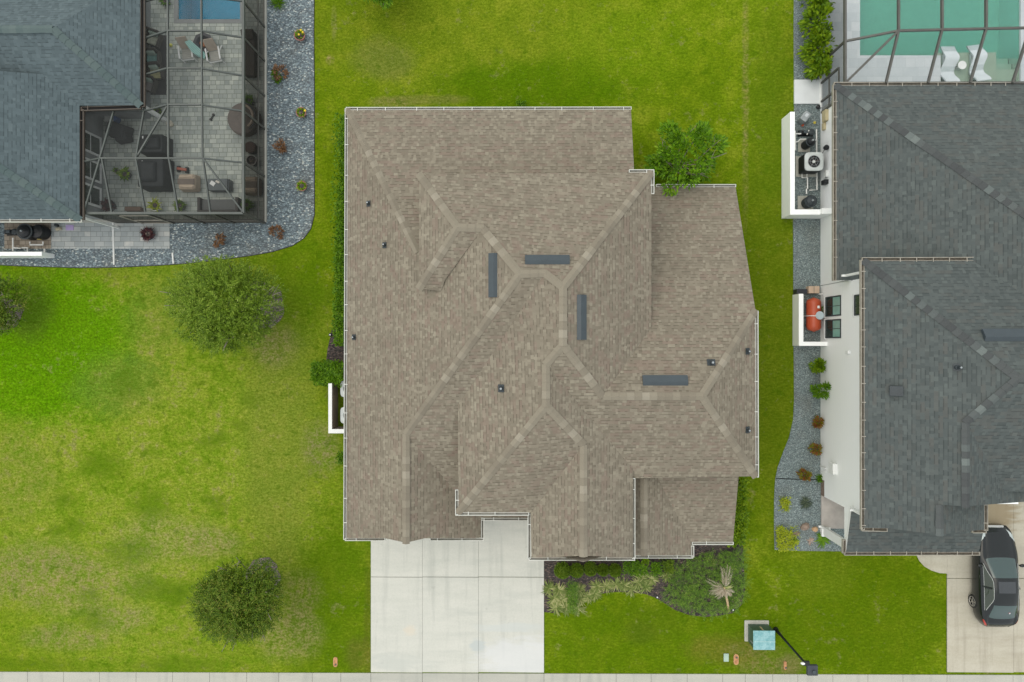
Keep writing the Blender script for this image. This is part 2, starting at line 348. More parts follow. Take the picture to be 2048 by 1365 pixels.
M['drive'] = concretemat('pale_concrete', (0.491,0.503,0.450), (0.565,0.567,0.511), (0.422,0.442,0.401),
    [(1040, 1318, 80, 40, (.61,.625,.63), .6), (955, 1290, 14, 14, (.44,.475,.46), .9), (820, 1260, 12, 10, (.60,.53,.42), .5), (1020, 1255, 60, 9, (.50,.53,.51), .6), (790, 1325, 55, 15, (.45,.47,.43), .6)])
M['walk'] = concretemat('sidewalk_concrete', (0.395,0.399,0.353), (0.454,0.451,0.394), (0.344,0.357,0.320))
M['driveR'] = concretemat('aged_concrete', (0.409,0.383,0.301), (0.481,0.459,0.378), (0.329,0.297,0.232), [(1990, 1020, 40, 45, (0.267,0.207,0.120), .75), (2010, 1150, 100, 60, (0.338,0.333,0.284), .3)])
def pavermat(name, stops, sx, sy, joint, jd=.03):
    t = NT(name); p = t.pos(); cs = []
    br = t.n('ShaderNodeTexBrick', {'Vector': p, 'Color1': (0,0,0,1), 'Color2': (1,1,1,1), 'Mortar': (0,0,0,1), 'Scale': 1.0, 'Mortar Size': jd*.35, 'Mortar Smooth': .2, 'Bias': 0.0, 'Brick Width': sx, 'Row Height': sy}, None, offset=.37, offset_frequency=2, squash=.62, squash_frequency=3)
    v1 = t.n('ShaderNodeSeparateColor', {0: br.outputs[0]}, 0)
    f = t.math('ADD', t.math('MULTIPLY', v1, .7), t.mr(t.noise(p, 2.5, 4), .3, .7, 0, .3)); col = t.ramp(f, stops)
    col = t.mix(t.mr(t.noise(p, 30, 3), .3, .7, 0, .2), col, tuple(k*.7 for k in stops[1][1]))
    col = t.mix(t.math('MULTIPLY', br.outputs[1], .8), col, joint); t.bump(t.math('SUBTRACT', 1, br.outputs[1]), .4, .01); return t.fin(col, .8)
M['paver'] = pavermat('grey_pavers', [(0, (0.280,0.320,0.295)), (.35, (0.379,0.422,0.385)), (.65, (0.463,0.502,0.448)), (.9, (0.573,0.612,0.539)), (1, (0.728,0.728,0.616))], .37, .225, (0.140,0.153,0.125))
M['paverlight'] = pavermat('light_grey_pavers', [(0, (.27,.30,.30)), (.4, (.36,.39,.385)), (.75, (.43,.45,.435)), (1, (.60,.585,.53))], .50, .25, (.18,.19,.17))
M['paverbrown'] = pavermat('tan_pavers', [(0, (.20,.165,.125)), (.5, (.29,.25,.20)), (1, (.42,.37,.30))], .30, .22, (.09,.075,.055))
M['deck'] = pavermat('pale_travertine', [(0, (.42,.47,.49)), (.5, (.49,.54,.555)), (1, (.56,.60,.61))], .75, .45, (.38,.42,.43), .015)
# ---------------------------------------------------------------- foliage materials
M['oak'] = leafmat('tree_leaves', [(0, (0.040,0.079,0.005)), (.3, (0.099,0.178,0.007)), (.65, (0.167,0.264,0.017)), (.92, (0.265,0.356,0.048)), (1, (0.460,0.529,0.190))])
M['oak2'] = leafmat('dark_tree_leaves', [(0, (0.033,0.073,0.004)), (.35, (0.077,0.145,0.006)), (.72, (0.139,0.205,0.014)), (.92, (0.221,0.224,0.041)), (1, (0.418,0.345,0.114))])
M['lime'] = leafmat('bright_tree_leaves', [(0, (0.042,0.110,0.002)), (.4, (0.090,0.209,0.003)), (.75, (0.144,0.297,0.005)), (1, (0.264,0.396,0.020))])
M['hedge'] = leafmat('hedge_leaves', [(0, (0.042,0.111,0.003)), (.5, (0.091,0.208,0.004)), (1, (0.182,0.325,0.010))])
M['yellowgreen'] = leafmat('yellow_green_leaves', [(0, (.04,.10,.002)), (.4, (.11,.21,.003)), (.8, (.21,.32,.006)), (1, (.34,.42,.02))])
M['round'] = leafmat('round_shrub_leaves', [(0, (0.041,0.081,0.004)), (.5, (0.095,0.176,0.007)), (1, (0.176,0.257,0.016))])
M['varieg'] = leafmat('variegated_blades', [(0, (0.084,0.144,0.022)), (.4, (0.192,0.252,0.061)), (.75, (0.360,0.384,0.143)), (1, (0.576,0.552,0.286))])
M['juniper'] = leafmat('juniper_sprays', [(0, (0.056,0.129,0.013)), (.45, (0.110,0.221,0.023)), (.8, (0.182,0.313,0.033)), (1, (0.343,0.405,0.083))])
M['croton'] = leafmat('reddish_leaves', [(0, (.12,.035,.012)), (.35, (.27,.09,.03)), (.6, (.14,.16,.01)), (1, (.28,.30,.015))])
M['purple'] = leafmat('purple_leaves', [(0, (.03,.012,.012)), (.5, (.085,.03,.04)), (.85, (.16,.07,.06)), (1, (.20,.30,.01))])
M['greygrass'] = leafmat('grey_green_blades', [(0, (.035,.055,.035)), (.6, (.08,.115,.075)), (1, (.18,.21,.13))])
M['deadbrown'] = leafmat('dry_fronds', [(0, (.26,.21,.15)), (.5, (.42,.36,.27)), (1, (.60,.54,.44))])
M['rust'] = leafmat('withered_leaves', [(0, (.12,.06,.03)), (.5, (.24,.13,.07)), (1, (.40,.24,.13))])
M['chartreuse'] = leafmat('chartreuse_leaves', [(0, (.16,.22,.006)), (.5, (.33,.40,.012)), (1, (.50,.54,.05))])
M['bark'] = plain('bark', (.24,.21,.17), .9, var=.35, scale=8)
M['terracotta'] = plain('terracotta_pot', (.33,.15,.12), .7)
M['potdark'] = plain('dark_pot', (.03,.032,.04), .4)
# ================================================================ SETTING: ground, paving
def pts(l, z=0.0): return [P(x, y, z) for x, y in l]
holes = []
def rect(px0, py0, px1, py1): a = P(px0, py1); b = P(px1, py0); return (a[0], a[1], b[0], b[1])
holeL = rect(357, -70, 481, 40); holeR = rect(1719, -110, 2040, 165)
xs = sorted([-75, 75, holeL[0], holeL[2], holeR[0], holeR[2]]); ys = sorted([-60, 70, holeL[1], holeL[3], holeR[1], holeR[3]])
g = MB()
for i in range(5):
    for j in range(5):
        cx, cy = (xs[i]+xs[i+1])/2, (ys[j]+ys[j+1])/2
        if any(h[0] < cx < h[2] and h[1] < cy < h[3] for h in (holeL, holeR)): continue
        g.add([(xs[i],ys[j],0),(xs[i+1],ys[j],0),(xs[i+1],ys[j+1],0),(xs[i],ys[j+1],0)], [(0,1,2,3)])
structure(g.build('lawn', M['lawn']))

def slabs(name, xsp, ysp, mat, top, gap=.011, skip=()):
    m = MB(); b = MB()
    for i in range(len(xsp)-1):
        for j in range(len(ysp)-1):
            if (i, j) in skip: continue
            x0, y1, _ = P(xsp[i], ysp[j]); x1, y0, _ = P(xsp[i+1], ysp[j+1])
            m.box(x0+gap/2, y0+gap/2, -.05, x1-gap/2, y1-gap/2, top)
            b.box(x0, y0, -.04, x1, y1, .012, 1)
    m.add(b.v, b.f, 1)
    return structure(m.build(name, [mat, M['soil']]))
slabs('driveway', [742, 845, 957, 1088], [1000, 1154, 1345], M['drive'], .05)
sw = [-420, -300, -180, -60, 56, 128, 200, 273, 346, 420, 494, 558, 625, 682, 742, 845, 957, 1088, 1160, 1232, 1302, 1374, 1445, 1490, 1545, 1595, 1665, 1735, 1805, 1893, 2025, 2150, 2300, 2500]
m = MB()
for i in range(len(sw)-1):
    dy = 4.0*((sw[i]-742)/1300.0)              # the walk runs very slightly askew
    a = P(sw[i], 1346+dy); b = P(sw[i+1], 1346+4.0*((sw[i+1]-742)/1300.0))
    m.prism([(a[0]+.008,a[1],0),(b[0]-.008,b[1],0),(b[0]-.008,b[1]-1.5,0),(a[0]+.008,a[1]-1.5,0)], -.05, .042)
a, b = P(-420, 1347), P(2500, 1351); m.prism([(a[0],a[1]-.02,0),(b[0],b[1]-.02,0),(b[0],b[1]-1.45,0),(a[0],a[1]-1.45,0)], -.04, .01, 1)
structure(m.build('sidewalk', [M['walk'], M['soil']]))
slabs('neighbour_driveway', [1893, 2026, 2160, 2300], [990, 1157, 1345], M['driveR'], .05)
def flat(name, poly, mat, z0=.006, z1=.02, z=0):
    m = MB(); m.prism(pts(poly), z0, z1); return structure(m.build(name, mat))
q = MB(); c0 = pts([(1830,1105),(1893,1105),(1893,1147),(1878,1146),(1862,1141),(1848,1133),(1838,1122)])
q.prism(c0, -.02, .046); structure(q.build('path', M['driveR']))

# gravel beds with black plastic edging
gl = [(534,-40),(629,-40),(628,60),(629,200),(629,330),(629,430),(622,458),(608,477),(585,492),(545,504),(500,512),(440,520),(380,527),(320,531),(240,535),(160,536),(90,534),(30,532),(-60,527),(-60,440),(340,440),(534,440)]
stuff(flat('gravel_bed', gl, M['gravelL'], -.02, .03), 'blue grey stone chips filling the bed around the left screened patio', 'gravel bed').pop('x', None)
def edging(poly, z=.055, r=.02):
    m = MB(); m.tube([(*P(x, y)[:2], .02) for x, y in poly], r, 6); return m
tag(edging(gl[1:19]).build('garden_edging', M['black'], loc=P(629, 430)), 'black plastic edging curving along the left gravel bed', 'edging')
gr = [(1645,-60),(1588,-60),(1587,60),(1588,240),(1586,450),(1587,690),(1588,800),(1586,840),(1578,875),(1566,905),(1555,935),(1550,960),(1548,1000),(1548,1060),(1549,1100),(1600,1102),(1700,1103),(1700,1000),(1645,1000)]
stuff(flat('gravel_bed', gr, M['gravelR'], -.02, .026), 'fine grey gravel strip running beside the white house', 'gravel bed')
tag(MB_ := (lambda m: (m.tube([(*P(x, y)[:2], .03) for x, y in [(1551,957),(1600,959),(1641,960)]], .022, 6), m)[1])(MB()).build('garden_edging', M['black'], loc=P(1551,957)), 'short black edging strip crossing the gravel beside the white house', 'edging')
fb = [(1088,1090),(1088,1224),(1105,1226),(1128,1222),(1150,1213),(1170,1200),(1195,1189),(1225,1184),(1260,1184),(1290,1188),(1312,1196),(1330,1207),(1350,1220),(1378,1230),(1410,1234),(1440,1231),(1466,1226),(1484,1208),(1490,1180),(1488,1140),(1485,1080),(1390,1060),(1270,1080)]
stuff(flat('mulch_bed', fb, M['mulch'], -.02, .024), 'dark brown mulch of the front bed beside the driveway', 'mulch bed')
stuff(flat('mulch_bed', [(664,660),(655,700),(652,730),(655,745),(700,745),(700,660)], M['mulch'], -.02, .022), 'small bare patch of dark mulch beside the brown roofed house', 'mulch bed')
def ringpatch(cx, cy, rx, ry, label, mat='ringmulch'):
    po = [(cx+rx*math.cos(k*.314)*random.uniform(.85,1.12), cy+ry*math.sin(k*.314)*random.uniform(.85,1.12)) for k in range(20)]
    stuff(flat('mulch_ring', po, M[mat], -.02, .018), label, 'mulch')
ringpatch(524, 612, 46, 52, 'faded mulch ring under the wide loose tree near the gravel corner')
ringpatch(528, 1151, 34, 34, 'faded mulch ring under the tree near the sidewalk')
ringpatch(12, 628, 36, 30, 'reddish mulch ring under the dark shrub tree at the left edge')
# patio of the left house
pat = MB()
def ppoly(m, poly, z0, z1, mi=0): m.prism(pts(poly), z0, z1, mi)
ppoly(pat, [(140,40),(532,40),(532,443),(140,443)], -.05, .05); ppoly(pat, [(280,-60),(357,-60),(357,40),(280,40)], -.05, .05); ppoly(pat, [(481,-60),(532,-60),(532,40),(481,40)], -.05, .05)
structure(pat.build('patio', M['paver']))
m = MB(); ppoly(m, [(104,443),(340,443),(340,498),(104,498)], -.03, .045); structure(m.build('side_path', M['paverlight']))
m = MB(); ppoly(m, [(10,430),(103,430),(103,498),(10,498)], -.03, .042); structure(m.build('equipment_pad', M['paverbrown']))
m = MB(); ppoly(m, [(528,-60),(534.5,-60),(534.5,446),(528,446)], -.05, .12); ppoly(m, [(165,440),(527.5,440),(527.5,446),(165,446)], -.05, .12)
tag(m.build('patio_curb', M['walk'], loc=P(531,443)), 'pale concrete curb under the left screen enclosure', 'curb')
# deck of the right house
dk = MB()
ppoly(dk, [(1640,-90),(1719,-90),(1719,165),(1640,165)], -.05, .05); ppoly(dk, [(1719,112),(1880,112),(1880,230),(1719,230)], -.05, .05)
ppoly(dk, [(1640,165),(1719,165),(1719,240),(1640,240)], -.05, .05); ppoly(dk, [(2040,-90),(2120,-90),(2120,230),(2040,230)], -.05, .05); ppoly(dk, [(1880,165),(2040,165),(2040,230),(1880,230)], -.05, .05)
structure(dk.build('pool_deck', M['deck']))
m = MB(); ppoly(m, [(1587.5,161),(1637,161),(1637,209),(1587.5,209)], -.03, .09)
structure(m.build('concrete_pad', plain('pad_concrete', (.62,.655,.66), .8, var=.05)))
m = MB(); ppoly(m, [(1637,-90),(1643,-90),(1643,217),(1637,217)], -.05, .16)
tag(m.build('deck_curb', M['white'], loc=P(1640,100)), 'white curb under the right screen enclosure', 'curb')

# ---------------------------------------------------------------- pools
def watermat(name, ab, dens):
    t = NT(name); nz = t.noise(t.pos(), 3, 3)
    t.t.nodes.remove(t.b)
    tr = t.n('ShaderNodeBsdfTransparent', {0: (.97,.99,.99,1)}); gl_ = t.n('ShaderNodeBsdfGlossy', {'Roughness': .08})
    bp = t.n('ShaderNodeBump', {'Height': nz, 'Strength': .3, 'Distance': .05}); t.set(gl_.node.inputs['Normal'], bp)
    fr = t.n('ShaderNodeFresnel', {0: 1.33, 1: bp}); ms = t.n('ShaderNodeMixShader', {0: fr, 1: tr, 2: gl_}); t.t.links.new(ms, t.out.inputs[0])
    va = t.n('ShaderNodeVolumeAbsorption', {0: ab, 1: dens}); t.t.links.new(va, t.out.inputs[1]); return t.mat
def basin(hole, depth, mat, parent, name='basin'):
    x0, y0, x1, y1 = hole; m = MB(); e = .004
    m.add([(x0-e,y0-e,-depth),(x1+e,y0-e,-depth),(x1+e,y1+e,-depth),(x0-e,y1+e,-depth),(x0-e,y0-e,.045),(x1+e,y0-e,.045),(x1+e,y1+e,.045),(x0-e,y1+e,.045)],
          [(0,1,2,3),(0,4,5,1),(1,5,6,2),(2,6,7,3),(3,7,4,0)])
    return m.build(name, mat, parent)
plaster = plain('pool_plaster', (.40,.46,.36), .7, var=.05)
bluepl = plain('blue_pool_plaster', (.06,.50,.62), .7, var=.08)
pl = thing('swimming_pool', 'deep blue pool at the top of the left screened patio', 'pool', ((holeL[0]+holeL[2])/2, holeL[1], 0))
basin(holeL, 1.4, bluepl, pl)
m = MB(); e = .006; m.box(holeL[0]+e, holeL[1]+e, -1.38, holeL[2]-e, holeL[3]-e, -.05); m.build('water', watermat('blue_water', (.02,.56,.74), .55), pl)
m = MB()
for a in ([(349,-60),(357,-60),(357,48),(349,48)], [(481,-60),(489,-60),(489,48),(481,48)], [(357,40),(481,40),(481,48),(357,48)]): ppoly(m, a, .03, .064)
m.build('coping', plain('coping_stone', (.24,.255,.25), .8), pl)
pr = thing('swimming_pool', 'turquoise pool with a sunken ledge at the top right', 'pool', ((holeR[0]+holeR[2])/2, holeR[1], 0))
basin(holeR, 1.5, plaster, pr)
x0, y0, x1, y1 = holeR
m = MB(); m.box(x0+.006, y0+.006, -1.48, x1-.006, y1-.006, -.06); m.build('water', watermat('teal_water', (.07,.88,.83), .40), pr)
m = MB(); a = P(1878,165); b = P(1999,101); m.box(a[0], a[1]+.01, -1.46, b[0], b[1], -.24); m.build('tanning_ledge', plaster, pr)
for k, (pa, zz) in enumerate((((1999,134,2039,165), -.30), ((1999,119,2039,134), -.55), ((1999,104,2039,119), -.8), ((1721,104,1876,112), -.5))):
    a = P(pa[0], pa[3]); b = P(pa[2], pa[1]); m = MB(); m.box(a[0]+.01, a[1]+.012, -1.46, b[0], b[1]-.003, zz); m.build('step', plaster, pr)


# ================================================================ houses
def lin(p0, p1, p2):
    p0, p1, p2 = Vector(p0), Vector(p1), Vector(p2); n = (p1-p0).cross(p2-p0); return (-n.x/n.z, -n.y/n.z, p0.dot(n)/n.z)
def slopex(p, s): return (s, 0, p[2]-s*p[0])       # plane rising along +x with slope s through p
def slopey(p, s): return (0, s, p[2]-s*p[1])
def roofmesh(name, faces, mats, parent, thick=.16):
    m = MB()
    for f in faces:
        f = [Vector(p) for p in f]; n = Vector((0,0,0))
        for i in range(len(f)): n += f[i].cross(f[(i+1) % len(f)])
        if n.z < 0: f = f[::-1]; n = -n
        n.normalize(); h = Vector((0,0,1)).cross(n)
        h = h.normalized() if h.length > 1e-4 else Vector((1,0,0)); u = n.cross(h)
        o = m.add(f, [tuple(range(len(f)))]); m.uv[len(m.f)-1] = [(p.dot(h), p.dot(u)) for p in f]
    ob = m.build(name, mats, parent)
    s = ob.modifiers.new('thick', 'SOLIDIFY'); s.thickness = thick; s.offset = -1; s.material_offset_rim = 1; s.material_offset = 1
    return ob
def caps(name, lines, mat, parent, wd=.34, seg=.29):
    for a, b in lines:
        m = MB(); a, b = Vector(a), Vector(b)
        if b.z > a.z: a, b = b, a
        L = (b-a).length; d = (b-a)/L; sd = d.cross(Vector((0,0,1))).normalized(); k = max(1, int(L/seg)); st = L/k
        for i in range(k):
            p = a + d*(i*st) + Vector((0,0,.045)); q = a + d*((i+1)*st+.05) + Vector((0,0,.065))
            w0 = wd/2*random.uniform(.95,1.05); dr = Vector((0,0,-.08))
            vs = [p-sd*w0+dr, p, p+sd*w0+dr, q-sd*w0+dr, q, q+sd*w0+dr, q-sd*w0+dr*1.4, q+Vector((0,0,-.03)), q+sd*w0+dr*1.4]
            m.add(vs, [(0,1,4,3),(1,2,5,4),(3,4,7,6),(4,5,8,7)])
        m.build(name, mat, parent)
def gutter(p0, p1, out, parent, mats, wd=.115, ticks=1.25, lip=.024, ends=True):
    p0, p1 = Vector(p0), Vector(p1); d = (p1-p0); L = d.length; d.normalize(); o = Vector((out[0], out[1], 0)).normalized(); m = MB()
    def seg(a, b, c0, c1, z0, z1, mi):
        q = [p0+d*a+o*c0, p0+d*b+o*c0, p0+d*b+o*c1, p0+d*a+o*c1]
        m.add([v+Vector((0,0,z0)) for v in q]+[v+Vector((0,0,z1)) for v in q], [(3,2,1,0),(4,5,6,7),(0,1,5,4),(1,2,6,5),(2,3,7,6),(3,0,4,7)], mi)
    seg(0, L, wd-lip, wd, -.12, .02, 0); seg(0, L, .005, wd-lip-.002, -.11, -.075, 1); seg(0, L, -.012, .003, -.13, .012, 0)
    if ends: seg(0, .025, .004, wd-lip-.001, -.1, .012, 0); seg(L-.025, L, .004, wd-lip-.001, -.1, .012, 0)
    x = random.uniform(.3, .8)
    while x < L-.2:
        seg(x, x+.03, -.05, wd-lip-.003, .022, .034, 0); x += ticks*random.uniform(.85, 1.2)
    return m.build('gutter', mats, parent)

# ---------------------------------------------------------------- main house
hb = P(1045, 640); house = thing('brown_roof_house', 'large house with brown shingle roof, centre of the photo', 'house', (0, 1, 0))
pW = .55
Xw = P(695, 640, 3.0)[0]; W = (pW, 0, 3.0 - pW*Xw)
A = hit(1040, 548, W)
a_ = P(695, 220, 3.0); hip = hit(835, 505, W)
pl_ = (hip[2]-3.0)/(a_[1]-hip[1]); Lp = slopey(a_, -pl_)
nw = P(838, 349, 5.6); ne = P(1303, 345, 5.3)
Np = lin(nw, ne, A)
X0 = hit(915, 455, Np); X1 = hit(965, 457, Np); B = hit(1090, 547, Np); Cc = hit(1126, 575, Np)
zr = Cc[2]; D = P(1126, 690, zr)
Sd = lin(P(838,577,5.6), X0, X1)
Ep = slopex(Cc, -(Cc[2]-5.3)/(ne[0]-Cc[0]))
Rr = hit(812, 868, W); S0 = slopey(A, (A[2]-Rr[2])/(A[1]-Rr[1]))
W2 = slopex(Cc, .55); D2 = hit(1092, 729, W2); Ea = (D2[0], P(1090, 812, D2[2])[1], D2[2])
sw1 = hit(916, 1026, W2); S1 = slopey(Ea, (Ea[2]-sw1[2])/(Ea[1]-sw1[1]))
E1 = slopex(D2, -.55); V = hit(1167, 890, E1); Vb = P(1167, 1112, V[2])
W3 = slopex(V, .55); Fp = hit(1205, 793, Ep); Gp = P(1404, 793, Fp[2])
S2 = lin(D, Fp, Gp); se = hit(1511, 953, S2); 
E2 = slopex(Gp, -(Gp[2]-se[2])/(se[0]-Gp[0])); neE = hit(1511, 622, E2)
N2 = slopey(Gp, -(Gp[2]-neE[2])/(neE[1]-Gp[1]))
GE = slopex(Rr, -.55); Rg = hit(812, 1086, W)
pe_ = hit(1268, 957, S2)
Yt = nw[1]-.7
faces = [
  [a_, hip, X1, A, Rr, Rg, hit(770,1077,W), hit(692,1077,W)],
  [a_, P(1262,220,3.0), (P(1262,220,3.0)[0], Yt, 3+pl_*(a_[1]-Yt)), (hip[0]+.4, Yt, 3+pl_*(a_[1]-Yt)), (hip[0]+.4, hip[1]-.3, 3+pl_*(a_[1]-hip[1]+.3)), hip],
  [nw, ne, Cc, B, A, X1, X0], [nw, X0, P(838,577,5.6)], [P(838,577,5.6), X0, X1, hit(890,560,Sd), hit(882,583,Sd)],
  [ne, Cc, D, Fp, hit(1303,665,Ep)],
  [A, Rr, hit(935,1036,S0), hit(1062,1036,S0), B],
  [Cc, D, D2, Ea, sw1, hit(916,800,W2), B],
  [Ea, sw1, hit(1061,1026,S1), V], [V, Vb, hit(1063,1116,W3), hit(1061,1026,W3)],
  [D2, hit(1266,915,E1), hit(1266,1116,E1), Vb, V, Ea],
  [D, Fp, Gp, se, pe_, hit(1235,957,S2), D2], [Gp, neE, se],
  [Gp, Fp, hit(1303,632,N2), hit(1283,650,N2), hit(1283,374,N2), hit(1471,374,N2), neE],
  [Rr, hit(962,1005,GE), hit(962,1077,GE), hit(850,1077,GE), Rg]]
# low roof at the front right
SLe = P(1425, 1085, 2.95); SL = slopey(SLe, .30)
ELe = P(1382, 1100, 2.95); rz = 2.95 + .55*(ELe[0]-P(1288,1050,4.25)[0]); EL = slopex(ELe, -.55); WL = slopex(hit(1288,1050,EL), .55)
faces += [[hit(1296,945,SL), hit(1478,945,SL), hit(1466,1085,SL), hit(1383,1085,SL)],
          [hit(1288,945,EL), hit(1330,945,EL), hit(1383,1085,EL), hit(1383,1111,EL), hit(1288,1111,EL)],
          [hit(1288,945,WL), hit(1288,1111,WL), hit(1262,1111,WL), hit(1262,945,WL)]]
roof = roofmesh('roof', faces, [M['brown'], M['white']], house)
U = lambda p, dz=.0: (p[0], p[1], p[2]+dz)
caps('ridge_cap', [(a_,hip),(nw,X0),(X0,P(838,577,5.6)),(X0,X1),(X1,A),(A,B),(B,Cc),(Cc,ne),(Cc,D),(A,Rr),(Rr,Rg),(D,D2),(D2,Ea),(Ea,sw1),(Ea,V),(V,Vb),(D,Fp),(Fp,Gp),(Gp,neE),(Gp,se),(hit(1288,957,EL),hit(1288,1110,EL))], M['browncap'], house, .32, .30)
gm = [M['gutter'], M['gutin']]
def gut(x0,y0,x1,y1,z,out,par=house,mats=gm,**k): gutter(P(x0,y0,z), P(x1,y1,z), out, par, mats, **k)
ze = sw1[2]
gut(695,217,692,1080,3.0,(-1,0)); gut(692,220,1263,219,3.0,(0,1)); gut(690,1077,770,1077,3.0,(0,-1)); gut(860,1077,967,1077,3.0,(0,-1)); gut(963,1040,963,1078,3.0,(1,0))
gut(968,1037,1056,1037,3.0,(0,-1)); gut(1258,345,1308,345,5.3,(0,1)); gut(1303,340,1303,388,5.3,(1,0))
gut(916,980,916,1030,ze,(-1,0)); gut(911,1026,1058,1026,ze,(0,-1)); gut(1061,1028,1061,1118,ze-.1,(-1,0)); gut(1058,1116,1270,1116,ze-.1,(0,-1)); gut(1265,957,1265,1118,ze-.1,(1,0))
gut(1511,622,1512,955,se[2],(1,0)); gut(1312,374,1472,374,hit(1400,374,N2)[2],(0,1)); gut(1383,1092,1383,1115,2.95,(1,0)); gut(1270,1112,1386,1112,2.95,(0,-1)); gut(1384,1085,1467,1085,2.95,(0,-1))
# pent strip under the front gable
pf = MB(); zp = ze-.1
e0, e1 = P(1061,1117,zp), P(1267,1117,zp); pf.add([e0, e1, (e1[0]-.25, e1[1]+.45, zp+.2), (e0[0]+.25, e0[1]+.45, zp+.2)], [(0,1,2,3)])
pf.uv[0] = [(0,0),(4.4,0),(4.2,.5),(.2,.5)]
pf.build('pent_roof', M['brown'], house)
# walls: lower storey and raised blocks, each inset from its eaves
wl = MB()
for b in [(-7.55,-7.5,4.45,7.0,0,2.82),(-7.55,-8.5,-2.35,-7.5,0,2.82),(4.45,-5.35,9.4,5.3,0,1.9),(.75,-8.95,4.4,-7.5,0,4.55),(4.45,-8.75,7.25,-5.4,0,2.85),(7.25,-8.75,9.1,-5.4,0,2.8),
          (-3.95,2.75,5.15,6.72,2.83,4.7),(-2.3,-6.95,4.35,2.75,2.83,4.6),(4.36,-5.33,9.38,.6,2.43,4.55)]: wl.box(b[0],b[1],b[4],b[2],b[3],b[5])
gx = 9.6; wl.add([(gx,6.2,0),(gx,neE[1],0),(gx,neE[1],neE[2]-.2),(gx,6.2,N2[1]*6.2+N2[2]-.2)], [(0,1,2,3)])
wl.add([(Rr[0]-2.7,-8.55,2.8),(Rr[0]+2.7,-8.55,2.8),(Rr[0],-8.55,Rr[2]-.2)], [(0,1,2)])
wl.add([(V[0]-2,-9.0,4.5),(V[0]+2,-9.0,4.5),(V[0],-9.0,V[2]-.15)], [(0,1,2)])
wl.build('wall', M['stucco'], house)
for x in (-7.3, -3.6, .6, 4.6):
    m = MB(); m.box(x-.16, 9.9, 0, x+.16, 10.22, 2.85); m.build('porch_column', M['white'], house)
m = MB(); m.box(-6.9,-8.56,.05,-3.1,-8.53,2.3)
for k in range(4): m.box(-6.85,-8.57,.12+k*.55,-3.15,-8.562,.12+k*.55+.5)
m.build('garage_door', M['white'], house, bevel=.01)
# vents
def ventpipe(px, py, pl, parent, s=1.0, mat='dark'):
    p = Vector(hit(px, py, pl)); n = Vector((-pl[0], -pl[1], 1)).normalized(); m = MB(); o = len(m.v)
    x = n.cross(Vector((0,1,0.01))).normalized(); y = n.cross(x); g = -Vector((n.x, n.y, 0)); g = g.normalized() if g.length > .05 else Vector((0,1,0))
    h = Vector((0,0,1)).cross(n).normalized(); u = n.cross(h)
    c = [p + n*.012 + h*(.16*s*i) + u*(.15*s*j) for i, j in ((-1,-.8),(1,-.8),(1,1.0),(-1,1.0))]
    m.add(c + [q + n*.02 for q in c], [(4,5,6,7),(0,1,5,4),(1,2,6,5),(2,3,7,6),(3,0,4,7)])
    b = m.build('vent_pipe', M[mat], parent)
    k = MB(); k.lathe(p - Vector((0,0,.05)), [(.11*s,0),(.10*s,.12),(.065*s,.16),(.065*s,.34),(.05*s,.345)], 14); k.build('flashing', M[mat], b, smooth=False)
    k = MB(); k.lathe(p + Vector((0,0,.295)), [(.042*s,0),(.042*s,.012)], 12); k.build('pipe_mouth', M['grey_metal'], b)
for px, py, pl, s in ((737,408,W,.8),(769,491,W,.8),(708,675,W,.8),(1002,777,W2,1.0),(1422,725,N2,1.05),(1495,703,E2,.85),(1495,860,E2,.85)): ventpipe(px, py, pl, house, s)
def atticvent(pa, pb, pl, width, parent, mat='ventblue', hh=.12):
    a, b = Vector(hit(*pa, pl)), Vector(hit(*pb, pl)); n = Vector((-pl[0], -pl[1], 1)).normalized(); d = (b-a).normalized(); s = n.cross(d).normalized()
    if s.z > 0: s = -s                 # s points down the slope
    m = MB(); up = a - s*width/2, b - s*width/2; dn = a + s*width/2, b + s*width/2
    vs = [up[0]+n*.01, up[1]+n*.01, up[0]+n*hh-s*(-.12), up[1]+n*hh+s*.12, dn[0]+n*hh*.8, dn[1]+n*hh*.8, dn[0]+n*.015, dn[1]+n*.015]
    m.add(vs, [(0,1,3,2),(2,3,5,4),(4,5,7,6),(0,2,4,6),(1,7,5,3)]); return m.build('attic_vent', M[mat], parent)
atticvent((987,507),(987,595),W2 if False else lin(A, X1, hit(840,700,W)),.36,house)
atticvent((1050,521),(1139,521),Np,.38,house); atticvent((1162,590),(1162,680),Ep,.40,house); atticvent((1285,762),(1375,762),N2,.42,house)

# ---------------------------------------------------------------- right house
rh = thing('charcoal_roof_house', 'white two storey house with charcoal shingle roof, at the right edge', 'house', (19, 1, 0))
XR = P(1672, 360, 3.0)[0]; RW1 = slopex((XR,0,3.0), .5); YR = P(1700, 171, 3.0)[1]
hx = hit(2048, 427, RW1); r0 = hit(1672, 171, RW1); RN1 = slopey((0,YR,3.0), -(hx[2]-3.0)/(YR-hx[1]))
ext = Vector(hx) + (Vector(hx)-Vector(r0))*.35
R2x = P(1728, 700, 5.3)[0]; R2W = slopex((R2x,0,5.3), .55); c0 = hit(1728, 522, R2W); Pa = hit(2037, 757, R2W); R2N = slopey(c0, -(Pa[2]-5.3)/(c0[1]-Pa[1]))
Q = hit(1932, 845, R2W); R2S = slopey(Pa, (Pa[2]-Q[2])/(Pa[1]-Q[1])); Qb = hit(1932, 1013, R2W); E3 = slopex(Q, -.55)
K = hit(1880, 1010, R2W); Kb = hit(1880, 1070, R2W); EK = slopex(K, -.55)
S3e = P(1800, 1105, 3.0); S3t = P(1700, 1020, 3.55); R3 = slopey(S3e, .55/(S3t[1]-S3e[1]))
far = 27.0
